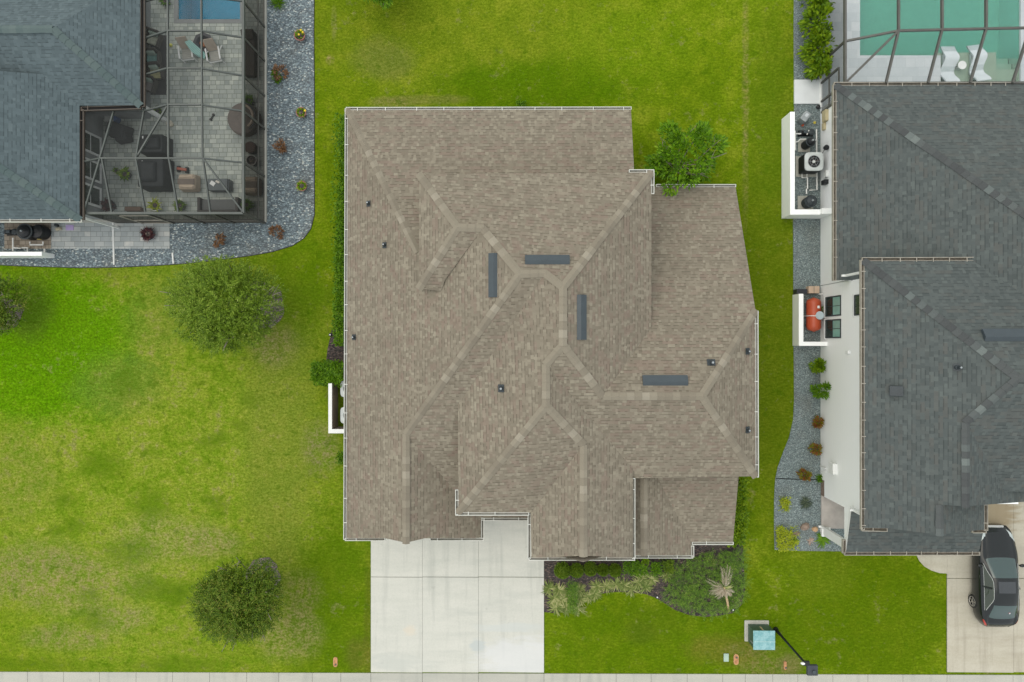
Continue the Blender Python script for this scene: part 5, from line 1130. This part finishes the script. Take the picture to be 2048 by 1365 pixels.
tag(m.build('towel', tow, loc=P(390,100)), 'striped teal towel draped over the white framed patio chair', 'towel')
b = P(413,92); fp = thing('fire_bowl', 'dark faceted fire bowl with rusty orange contents, right of the patio chairs', 'fire bowl', b); m = MB(); m.lathe((b[0],b[1],.05), [(.28,0),(.5,.28),(.52,.32),(.36,.33),(.22,.2)], 8); m.build('bowl', M['potdark'], fp); m = MB(); m.lathe((b[0]-.02,b[1],.25), [(.2,0),(.17,.08),(.05,.11)], 10); m.build('embers', plain('rusty_lava', (.36,.15,.07), .9, var=.5, scale=14), fp)
strap_ = strap(P(415,112), 60, .28, .05, M['hedge'], (.2,1), .4); tag(strap_, 'small leafy plant between the two patio chairs', 'plant')
m = MB(); b = P(344,93); m.lathe((b[0],b[1],.05), [(.03,0),(.085,.06),(.085,.1),(.03,.16)], 12); tag(m.build('ball', plain('yellow_ball', (.6,.6,.12), .6), loc=b, smooth=True), 'small yellow ball alone on the patio pavers', 'ball')
m = MB(); b = P(345,251); m.lathe((b[0],b[1],.05), [(.1,0),(.15,.2),(.16,.24),(.12,.24)], 12); tag(m.build('pot', plain('cream_pot', (.5,.46,.36), .7), loc=b), 'small cream pot near the middle of the patio', 'pot')
m = MB(); b = P(426,236); m.bar((b[0]-.07,b[1]-.12,.09),(b[0]+.07,b[1]+.12,.09),.06,.06); m.lathe((b[0]-.07,b[1]-.12,.06), [(.06,0),(.06,.08)], 8); m.lathe((b[0]+.07,b[1]+.12,.06), [(.06,0),(.06,.08)], 8); tag(m.build('dumbbell', M['black'], loc=b), 'small black dumbbell shaped toy left of the round daybed', 'toy')
b = P(489,240,.3); db = thing('daybed', 'large round brown daybed with a curved beige rail at the right of the patio', 'daybed', (b[0],b[1],fz)); m = MB(); m.lathe((b[0],b[1],fz), [(.78,0),(.80,.25),(.78,.38)], 40); m.build('base', brcov, db)
m = MB(); m.lathe((b[0],b[1],fz+.381), [(.76,0),(.77,.06),(.72,.10),(.28,.102),(.275,.095),(.27,.102)], 40); m.build('mattress', plain('umber_fabric', (.14,.12,.105), .9), db)
m = MB(); m.tube([(b[0]+.60*math.cos(a),b[1]+.60*math.sin(a),.78) for a in [-.9+k*.12 for k in range(20)]], .06, 8); m.build('back_rail', plain('beige_fabric', (.47,.38,.30), .9), db)
m = MB(); m.tube([(b[0]+.72*math.cos(a),b[1]+.72*math.sin(a),.75) for a in [-1.0+k*.12 for k in range(22)]], .035, 6); m.build('canopy_frame', M['dark'], db)
for px, py, r_, h_, lab, mt in ((503,297,.29,.42,'round dark wicker stool below the round daybed',wick),):
    b = P(px, py, .3); th = thing('stool', lab, 'stool', (b[0],b[1],fz)); m = MB(); m.lathe((b[0],b[1],fz), [(r_*.85,0),(r_,.2),(r_*.95,h_*.9)], 20); m.build('base', mt, th); m = MB(); m.lathe((b[0],b[1],fz+h_*.9), [(r_*.98,0),(r_,.05),(r_*.85,.09)], 20); m.build('cushion', plain('maroon_brown', (.10,.065,.055), .9), th)
b = P(506,323,.3); th = thing('planter', 'round planter with a pale rim below the dark wicker stool', 'planter', (b[0],b[1],fz)); m = MB(); m.lathe((b[0],b[1],fz), [(.2,0),(.25,.4),(.26,.45),(.22,.45),(.2,.38)], 22); m.build('pot', M['potdark'], th); m = MB(); m.tube([(b[0]+.25*math.cos(k*.314),b[1]+.25*math.sin(k*.314),fz+.46) for k in range(21)], .018, 6); m.build('rim', plain('pale_rim', (.45,.44,.40), .6), th); m = MB(); m.lathe((b[0],b[1],fz+.39), [(.2,0),(.1,.03)], 14); m.build('soil', M['mulch'], th)
def covered(px, py, label, w_=.95, d_=.85):
    b = P(px, py, .3); th = thing('covered_chair', label, 'covered chair', (b[0],b[1],fz), 'chairs under beige covers'); m = MB(); m.obox((b[0],b[1],.32+fz), (w_,d_,.62), 0, taper=.88); m.build('cover', tancov, th, bevel=.12)
    m = MB(); m.obox((b[0]-.02,b[1],.633+fz), (w_*.86,d_*.34,.03)); m.build('stripe', brcov, th, bevel=.01); m = MB()
    for s in (-1,1): m.obox((b[0],b[1]+s*d_*.29,.63+fz), (w_*.72,d_*.13,.07), s*.06)
    m.build('fold', tancov, th, bevel=.03); return th
covered(380,367,'beige and brown covered chair in the middle of the lower patio'); covered(505,373,'beige and brown covered chair beside the right screen wall',.85,.9)
b = P(441,372,.3); th = thing('storage_box', 'slate grey patio storage box with papers on its lid', 'storage box', (b[0],b[1],fz)); sb = plain('slate_plastic', (.085,.10,.105), .6); m = MB(); m.obox((b[0],b[1],.25+fz), (1.05,.56,.46)); m.build('body', sb, th, bevel=.02); m = MB(); m.obox((b[0]-.03,b[1],.51+fz), (1.0,.58,.05)); m.build('lid', plain('slate_lid', (.10,.118,.12), .6), th, bevel=.02); m = MB(); m.obox((b[0]+.42,b[1],.545+fz), (.1,.56,.015)); m.build('lid_edge', sb, th)
m = MB(); m.obox((b[0]-.26,b[1]+.05,.546+fz), (.24,.2,.02), -.6); tag(m.build('paper', plain('paper', (.68,.69,.66), .9), loc=(b[0]-.26,b[1]+.05,fz+.536)), 'white sheet lying on the slate grey storage box', 'paper'); m = MB(); m.obox((b[0]-.02,b[1]+.13,.548+fz), (.18,.1,.03), -.5); m.obox((b[0]+.03,b[1]+.09,.56+fz), (.1,.07,.02), -.2); tag(m.build('cloth', plain('crumpled_cloth', (.6,.57,.5), .9), loc=(b[0],b[1],fz+.54)), 'crumpled pale cloth on the slate grey storage box', 'cloth')
b = P(442,413,.3); th = thing('sofa', 'dark wicker sofa against the front screen wall of the left patio', 'sofa', (b[0],b[1],fz)); m = MB(); m.obox((b[0],b[1],.25+fz), (1.9,.62,.3)); m.build('seat', plain('grey_wicker', (.10,.105,.10), .8, var=.3, scale=20), th); m = MB(); m.obox((b[0],b[1]-.32,.42+fz), (1.96,.09,.6)); m.build('backrest', wick, th, bevel=.02)
for s in (-1,1): m = MB(); m.obox((b[0]+s*.94,b[1]+.02,.4+fz), (.14,.7,.5)); m.build('armrest', wick, th, bevel=.02)
m = MB(); m.obox((b[0],b[1]+.03,.43+fz), (1.7,.52,.1)); m.build('cushion', plain('charcoal_cushion', (.12,.125,.12), .9), th, bevel=.03)
gcv = plain('black_cover', (.018,.022,.024), .75, var=.3)
def grill(px0, py0, px1, py1, h, label, hump):
    a, b = P(px0, py1, h*.5), P(px1, py0, h*.5); cx, cy = (a[0]+b[0])/2, (a[1]+b[1])/2; w_, d_ = b[0]-a[0], b[1]-a[1]; th = thing('covered_grill', label, 'covered grill', (cx,cy,fz), 'grills under black covers')
    m = MB(); m.obox((cx,cy,h/2+fz), (w_,d_,h), taper=.93); m.build('cover', gcv, th, bevel=.06); m = MB(); m.obox((cx+hump*w_*.1,cy,h+.09+fz), (w_*.62,d_*.7,.2), taper=.75); m.build('hood', gcv, th, bevel=.08); m = MB(); m.obox((cx-w_*.28,cy+d_*.3,h+.012+fz), (.05,.12,.02)); m.build('tag', M['white'], th); return th
grill(287,274,338,312,1.0,'black covered grill, the upper one in the middle of the patio',1); grill(286,318,340,381,1.05,'black covered grill, the larger lower one in the middle of the patio',-.5)
b = P(236,262,.5); th = thing('covered_furniture', 'dark covered bundle in the shaded corner of the left patio', 'covered furniture', (b[0],b[1],fz)); m = MB(); m.obox((b[0],b[1],.4+fz), (1.1,.8,.75), -.3, taper=.8); m.build('cover', plain('grey_black_cover', (.035,.038,.04), .85), th, bevel=.1); m = MB(); m.obox((b[0]+.2,b[1]-.3,.35+fz), (.7,.5,.6), .2, taper=.85); m.build('side_bulge', plain('grey_black_cover', (.035,.038,.04), .85), th, bevel=.08)
b = P(220,236,.4); th = thing('cooler', 'pale cooler standing in the shaded corner of the left patio', 'cooler', (b[0],b[1],fz)); m = MB(); m.obox((b[0],b[1],.2+fz), (.42,.42,.38)); m.build('body', plain('cooler_grey', (.33,.34,.33), .6), th, bevel=.03); m = MB(); m.obox((b[0],b[1],.43+fz), (.46,.46,.07)); m.build('lid', plain('cooler_lid', (.48,.49,.46), .6), th, bevel=.03)
m = MB(); b = P(232,237,.3); m.lathe((b[0],b[1],fz), [(.13,0),(.15,.4),(.11,.45)], 14, 0, .8, 1.5); tag(m.build('bucket', plain('cobalt_plastic', (.03,.09,.26), .5), loc=(b[0],b[1],fz)), 'cobalt blue bucket next to the pale cooler', 'bucket')
potted(257,352,.24,.35,M['potdark'],M['yellowgreen'],'potted plant with broad green and pink leaves, left of the larger black grill',70,.4,.12); potted(236,343,.12,.2,M['stucco'],M['hedge'],'small potted plant touching the broad leaved one',30,.22,.05)
potted(317,414,.26,.35,M['white'],M['chartreuse'],'potted yellow plant in a white pot near the screen door',80,.4,.07); potted(366,414,.24,.35,M['potdark'],M['round'],'potted dark leafy plant left of the wicker sofa',110,.35,.08); potted(226,414,.28,.4,M['potdark'],M['purple'],'potted purple plant below the sliding windows',90,.4,.08); potted(499,413,.22,.35,M['potdark'],M['hedge'],'potted green plant in the lower right corner of the patio',90,.38,.07); potted(503,205,.2,.3,M['potdark'],M['hedge'],'potted plant above the round daybed by the screen wall',60,.35,.07); potted(336,8,.2,.3,M['potdark'],M['hedge'],'potted plant beside the wall at the top of the patio',60,.4,.08); potted(321,226,.18,.3,M['potdark'],M['round'],'potted plant behind the white corner post of the left house',60,.3,.08)
m = MB(); b = P(268,419,.3); m.obox((b[0],b[1],.05+.2), (.8,.22,.36)); tag(m.build('bench', plain('brown_bench', (.16,.11,.08), .8), loc=(b[0],b[1],fz), bevel=.02), 'low brown bench below the sliding windows, by the screen door', 'bench')
b = P(368,341); th = thing('toy_tractor', 'small red and black toy tractor above the covered chair', 'toy', (b[0],b[1],fz)); m = MB(); m.obox((b[0],b[1],.2), (.5,.14,.16), -.15); m.build('body', plain('toy_red', (.35,.10,.06), .5), th, bevel=.03)
for dx in (-.2,.22): m = MB(); m.tube([(b[0]+dx,b[1]-.14-dx*.15,.13),(b[0]+dx,b[1]+.14-dx*.15,.13)], .09, 12); m.build('wheel', M['black'], th)
b = P(498,108,.4); th = thing('chaise', 'long dark brown covered chaise along the right screen wall', 'chaise', (b[0],b[1],fz)); m = MB(); m.obox((b[0],b[1],.25+fz), (.62,2.2,.36)); m.build('cover', plain('dark_brown_cover', (.075,.062,.055), .9), th, bevel=.05); m = MB(); m.obox((b[0],b[1]+.9,.52+fz), (.6,.45,.25), rx=.5); m.build('headrest', plain('dark_brown_cover', (.075,.062,.055), .9), th, bevel=.05)

# ================================================================ loungers in the right pool
def lounger(px, py, rz, label):
    th = thing('pool_lounger', label, 'lounger', (0,0,0), 'white loungers on the pool ledge'); m = MB(); n = 22; o = []
    for i in range(n+1):
        t_ = i/n; y = .95-1.9*t_; z = .12+.42*math.exp(-((t_-0.98)/.2)**2)+.20*math.exp(-((t_-.33)/.15)**2)+.02
        xo = .10*math.sin((t_-.05)*6.6); o.append((xo, y, z))
    for x, y, z in o:
        w_ = .34; m.v += [(x-w_,y,z),(x+w_,y,z),(x+w_,y,z-.09),(x-w_,y,z-.09)]
    for i in range(n):
        for j in range(4): m.f.append([4*i+j,4*i+(j+1)%4,4*i+4+(j+1)%4,4*i+4+j]); m.mi.append(0)
    m.f += [[0,1,2,3],[4*n+3,4*n+2,4*n+1,4*n]]; m.mi += [0,0]; m.build('shell', plain('white_shell', (.58,.64,.66), .4, var=.04), th)
    m = MB(); m.obox((-.02,.3,.08), (.5,.5,.12)); m.obox((0,-.55,.1), (.5,.4,.16)); m.build('base', plain('white_shell', (.58,.64,.66), .4, var=.04), th)
    th.location = P(px, py, -.24); th.rotation_euler = (0,0,rz); return th
lounger(1893,134,.0,'white wave shaped lounger on the pool ledge, left of the round table'); lounger(1950,131,.12,'white wave shaped lounger on the pool ledge, right of the round table')
b = P(1924,131,.1); th = thing('side_table', 'small round white table between the pool loungers', 'table', (b[0],b[1],-.24)); m = MB(); m.lathe((b[0],b[1],.10), [(.20,0),(.21,.02),(.2,.04)], 28); m.build('table_top', M['white'], th); m = MB(); m.lathe((b[0],b[1],-.235), [(.13,0),(.1,.12),(.12,.334)], 18); m.build('pedestal', M['white'], th)

# ================================================================ car
M['paint'] = (lambda t: (t.b.inputs.__getitem__('Coat Weight').__setattr__('default_value', .2), t.fin((.008,.0115,.012), .22, .0, .35))[1])(NT('dark_car_paint'))
M['carglass'] = (lambda t: t.fin((.035,.066,.063), .05, 0, .8))(NT('car_glass')); M['chrome'] = plain('bright_trim', (.55,.56,.54), .25, .6); M['tyre'] = plain('tyre_rubber', (.02,.02,.02), .85)
CL = 4.80; fx, fy = 22.86, P(2000,1051,.5)[1]
ct = thing('parked_car', 'dark grey saloon car parked on the right driveway', 'car', (fx, fy-CL/2, .05))
def itp(t_, tab):
    for (a, va), (b, vb) in zip(tab, tab[1:]):
        if t_ <= b: u = max(0, (t_-a)/(b-a)); u = u*u*(3-2*u) if False else u; return va+(vb-va)*u
    return tab[-1][1]
def smooth(fn, t_, w_=.14): return sum(fn(t_+w_*k) for k in (-1,-.5,0,.5,1))/5
TOP = [(0,.50),(.12,.66),(.5,.78),(1.0,.88),(1.45,.95),(2.3,1.37),(2.8,1.43),(3.3,1.41),(3.6,1.35),(4.25,1.06),(4.6,1.02),(4.74,.92),(4.8,.66)]
BELT = [(0,.46),(.12,.58),(.5,.68),(1.0,.78),(1.45,.86),(2.5,.92),(3.6,.97),(4.25,.98),(4.6,.96),(4.74,.86),(4.8,.62)]
WID = [(0,.50),(.10,.66),(.3,.78),(.7,.86),(1.2,.93),(3.6,.935),(4.2,.90),(4.55,.80),(4.74,.64),(4.8,.54)]
ROOF = [(0,.40),(.3,.62),(1.0,.70),(1.45,.70),(2.3,.56),(3.3,.54),(3.6,.55),(4.25,.63),(4.6,.62),(4.8,.42)]
NS = 64
def sec(d):
    tp_, bl, wd, rf = smooth(lambda q_: itp(min(max(q_,0),CL),TOP), d, .12), smooth(lambda q_: itp(min(max(q_,0),CL),BELT), d), smooth(lambda q_: itp(min(max(q_,0),CL),WID), d, .1), smooth(lambda q_: itp(min(max(q_,0),CL),ROOF), d)
    h = [(wd*.90,.17),(wd*.985,.36),(wd,.58),(wd*.985,bl-.06),(wd*.955,bl),(wd*.90,bl+.025)]
    k0 = (wd*.90, bl+.025); k1 = (rf, tp_-.05)
    h += [(k0[0]+(k1[0]-k0[0])*u, k0[1]+(k1[1]-k0[1])*u+.02*math.sin(math.pi*u)) for u in (.2,.5,.8)]
    h += [(rf, tp_-.05), (rf*.86, tp_-.015), (rf*.5, tp_+.006), (0, tp_+.014)]
    return [(-a, b) for a, b in h] + [(a, b) for a, b in h[-2::-1]]
grid = [[(fx+a, fy-CL*i/NS, b+.05) for a, b in sec(CL*i/NS)] for i in range(NS+1)]; K = len(grid[0])
m = MB()
for r_ in grid: m.v += r_
for i in range(NS):
    for j in range(K-1): m.f.append([i*K+j, i*K+j+1, (i+1)*K+j+1, (i+1)*K+j]); m.mi.append(0)
m.f.append(list(range(K))[::-1]); m.f.append([NS*K+j for j in range(K)]); m.mi += [0,0]
m.build('body', M['paint'], ct, smooth=True)
def patch(name, mat, d0, d1, js, off=.006, shape=None, parent=None):
    m = MB(); n = 14
    def at(d, jf):
        f_ = d/CL*NS; i = min(int(f_), NS-1); u = f_-i; j = min(int(jf), K-2); v_ = jf-j
        a = Vector(grid[i][j]).lerp(Vector(grid[i+1][j]), u); b_ = Vector(grid[i][j+1]).lerp(Vector(grid[i+1][j+1]), u); return a.lerp(b_, v_)
    nj = 10
    for i in range(n+1):
        for j in range(nj+1):
            u, v_ = i/n, j/nj; d = d0+(d1-d0)*u; j0, j1 = js
            if shape: d, j0, j1 = shape(u, v_, d, j0, j1)
            jf = j0+(j1-j0)*v_; p = at(d, jf); q1 = at(min(d+.02,CL), jf)-p; q2 = at(d, min(jf+.05,K-1))-p; nn_ = q1.cross(q2); nn_ = nn_.normalized() if nn_.length > 1e-9 else Vector((0,0,1))
            if nn_.z < 0: nn_ = -nn_
            m.v.append(tuple(p+nn_*off))
    for i in range(n):
        for j in range(nj): m.f.append([i*(nj+1)+j, i*(nj+1)+j+1, (i+1)*(nj+1)+j+1, (i+1)*(nj+1)+j]); m.mi.append(0)
    return m.build(name, mat, parent or ct, smooth=True)
mid = (K-1)/2
ws = patch('windshield', M['carglass'], 1.50, 2.26, (8.7, K-1-8.7), shape=lambda u, v, d, a, b: (d-.10*math.sin(math.pi*v)*(1-u), a, b))
rw = patch('rear_window', M['carglass'], 3.56, 4.22, (9.0, K-1-9.0), shape=lambda u, v, d, a, b: (d+.08*math.sin(math.pi*v)*u, a, b))
for s in (0,1):
    js = (5.6, 8.6) if s == 0 else (K-1-5.6, K-1-8.6)
    sh_ = lambda u, v, d, a, b, s=s: (d, a, a+(b-a)*min(1, .12+ (u/.38 if u < .38 else 1 if u < .68 else (1-u)/.32*.9+.1)))
    wdw = patch('side_window', plain('green_side_glass', (.014,.026,.008), .06, spec=.9), 1.72, 3.86, js, .006, sh_)
    patch('trim', M['chrome'], 1.68, 3.9, (5.45, 5.6) if s == 0 else (K-1-5.45, K-1-5.6), .01, None, wdw)
    sgn = -1 if s == 0 else 1
    o = len(M); tr_ = MB(); tps = []
    for k in range(15):
        u = k/14; v_ = 1; d = 1.70+(3.88-1.70)*u; jj = sh_(u, 1, d, js[0], js[1])[2]; f_ = d/CL*NS; i = min(int(f_), NS-1); j = min(int(jj), K-2)
        a = Vector(grid[i][j]).lerp(Vector(grid[i+1][j]), f_-i); b_ = Vector(grid[i][j+1]).lerp(Vector(grid[i+1][j+1]), f_-i); tps.append(a.lerp(b_, jj-j)+Vector((sgn*.008,0,.01)))
    tr_.tube(tps, .013, 6); tr_.build('trim', M['chrome'], wdw)
    m = MB(); d = 2.78; m.bar((fx+sgn*.86, fy-d, .99), (fx+sgn*.66, fy-d, 1.36), .07, .03); m.build('pillar', M['paint'], wdw)
    for d in (2.42, 3.38):
        m = MB(); m.bar((fx+sgn*.905, fy-d+.1, .86), (fx+sgn*.905, fy-d-.1, .865), .03, .035); m.build('door_handle', M['chrome'], ct)
    m = MB(); m.lathe((fx+sgn*1.0, fy-1.78, .97), [(.06,0),(.11,.05),(.10,.11),(.04,.14)], 14, 0, 1.15, .7, sgn*.2); m.bar((fx+sgn*.88,fy-1.78,.98),(fx+sgn*.97,fy-1.78,1.0),.06,.04); m.build('mirror', M['paint'], ct)
    jt = (3.2, 5.8) if s == 0 else (K-1-3.2, K-1-5.8)
    patch('tail_light', plain('red_lens', (.42,.04,.03), .2, spec=.7), 4.36, 4.70, jt, .008, lambda u, v, d, a, b: (d, a, a+(b-a)*(.35+.65*u)))
    jh = (4.2, 9.6) if s == 0 else (K-1-4.2, K-1-9.6)
    patch('headlight', plain('clear_lens', (.42,.48,.48), .12, spec=.9), .14, .46, jh, .008, lambda u, v, d, a, b: (d+.25*(1-v), a, b))
    for d in (.92, 3.74):
        wc = (fx+sgn*.82, fy-d, .375); wh = MB(); prof = [(.20,-.11),(.30,-.12),(.325,-.07),(.325,.07),(.30,.12),(.22,.125)]
        n = 28; oo = len(wh.v)
        for r_, x_ in prof:
            for j in range(n): a = 2*math.pi*j/n; wh.v.append((wc[0]+sgn*x_, wc[1]+r_*math.cos(a), wc[2]+r_*math.sin(a)))
        for i in range(len(prof)-1):
            for j in range(n): wh.f.append([i*n+j, i*n+(j+1)%n, (i+1)*n+(j+1)%n, (i+1)*n+j]); wh.mi.append(0)
        wo = wh.build('wheel', M['tyre'], ct, smooth=True)
        rm = MB(); 
        for k in range(5):
            a = k*1.2566+.3; rm.bar((wc[0]+sgn*.10, wc[1]+.03*math.cos(a), wc[2]+.03*math.sin(a)), (wc[0]+sgn*.105, wc[1]+.21*math.cos(a), wc[2]+.21*math.sin(a)), .055, .03)
        rm.tube([(wc[0]+sgn*.11, wc[1]+.225*math.cos(j*.2244), wc[2]+.225*math.sin(j*.2244)) for j in range(29)], .02, 6); rm.tube([(wc[0]+sgn*.02,wc[1],wc[2]),(wc[0]+sgn*.12,wc[1],wc[2])], .055, 12); rm.build('rim', plain('alloy', (.36,.35,.32), .35, .5), wo)
        m = MB(); m.tube([(wc[0]-sgn*.02,wc[1],wc[2]),(wc[0]+sgn*.03,wc[1],wc[2])], .2, 16); m.build('disc', M['black'], wo)
m = MB(); m.bar((fx-.38,fy+.005,.60),(fx+.38,fy+.005,.60),.05,.1); m.build('grille', M['chrome'], ct)
patch('bumper_trim', M['chrome'], .02, .07, (9.0, K-1-9.0), .008)
patch('sunroof', plain('dark_sunroof', (.02,.026,.03), .12, spec=.9), 2.42, 2.95, (10.4, K-1-10.4), .004)
m = MB(); p_ = Vector((fx+.32, fy-3.98, 1.235)); m.obox(p_, (.16,.07,.006), .25, rx=.42); st_ = m.build('decal', plain('decal_white', (.6,.62,.66), .5), rw); 
m = MB(); m.obox(p_+Vector((-.07,.015,.012)), (.10,.03,.005), .1, rx=.42); m.build('decal_stripe', plain('decal_red', (.45,.05,.06), .5), ct)
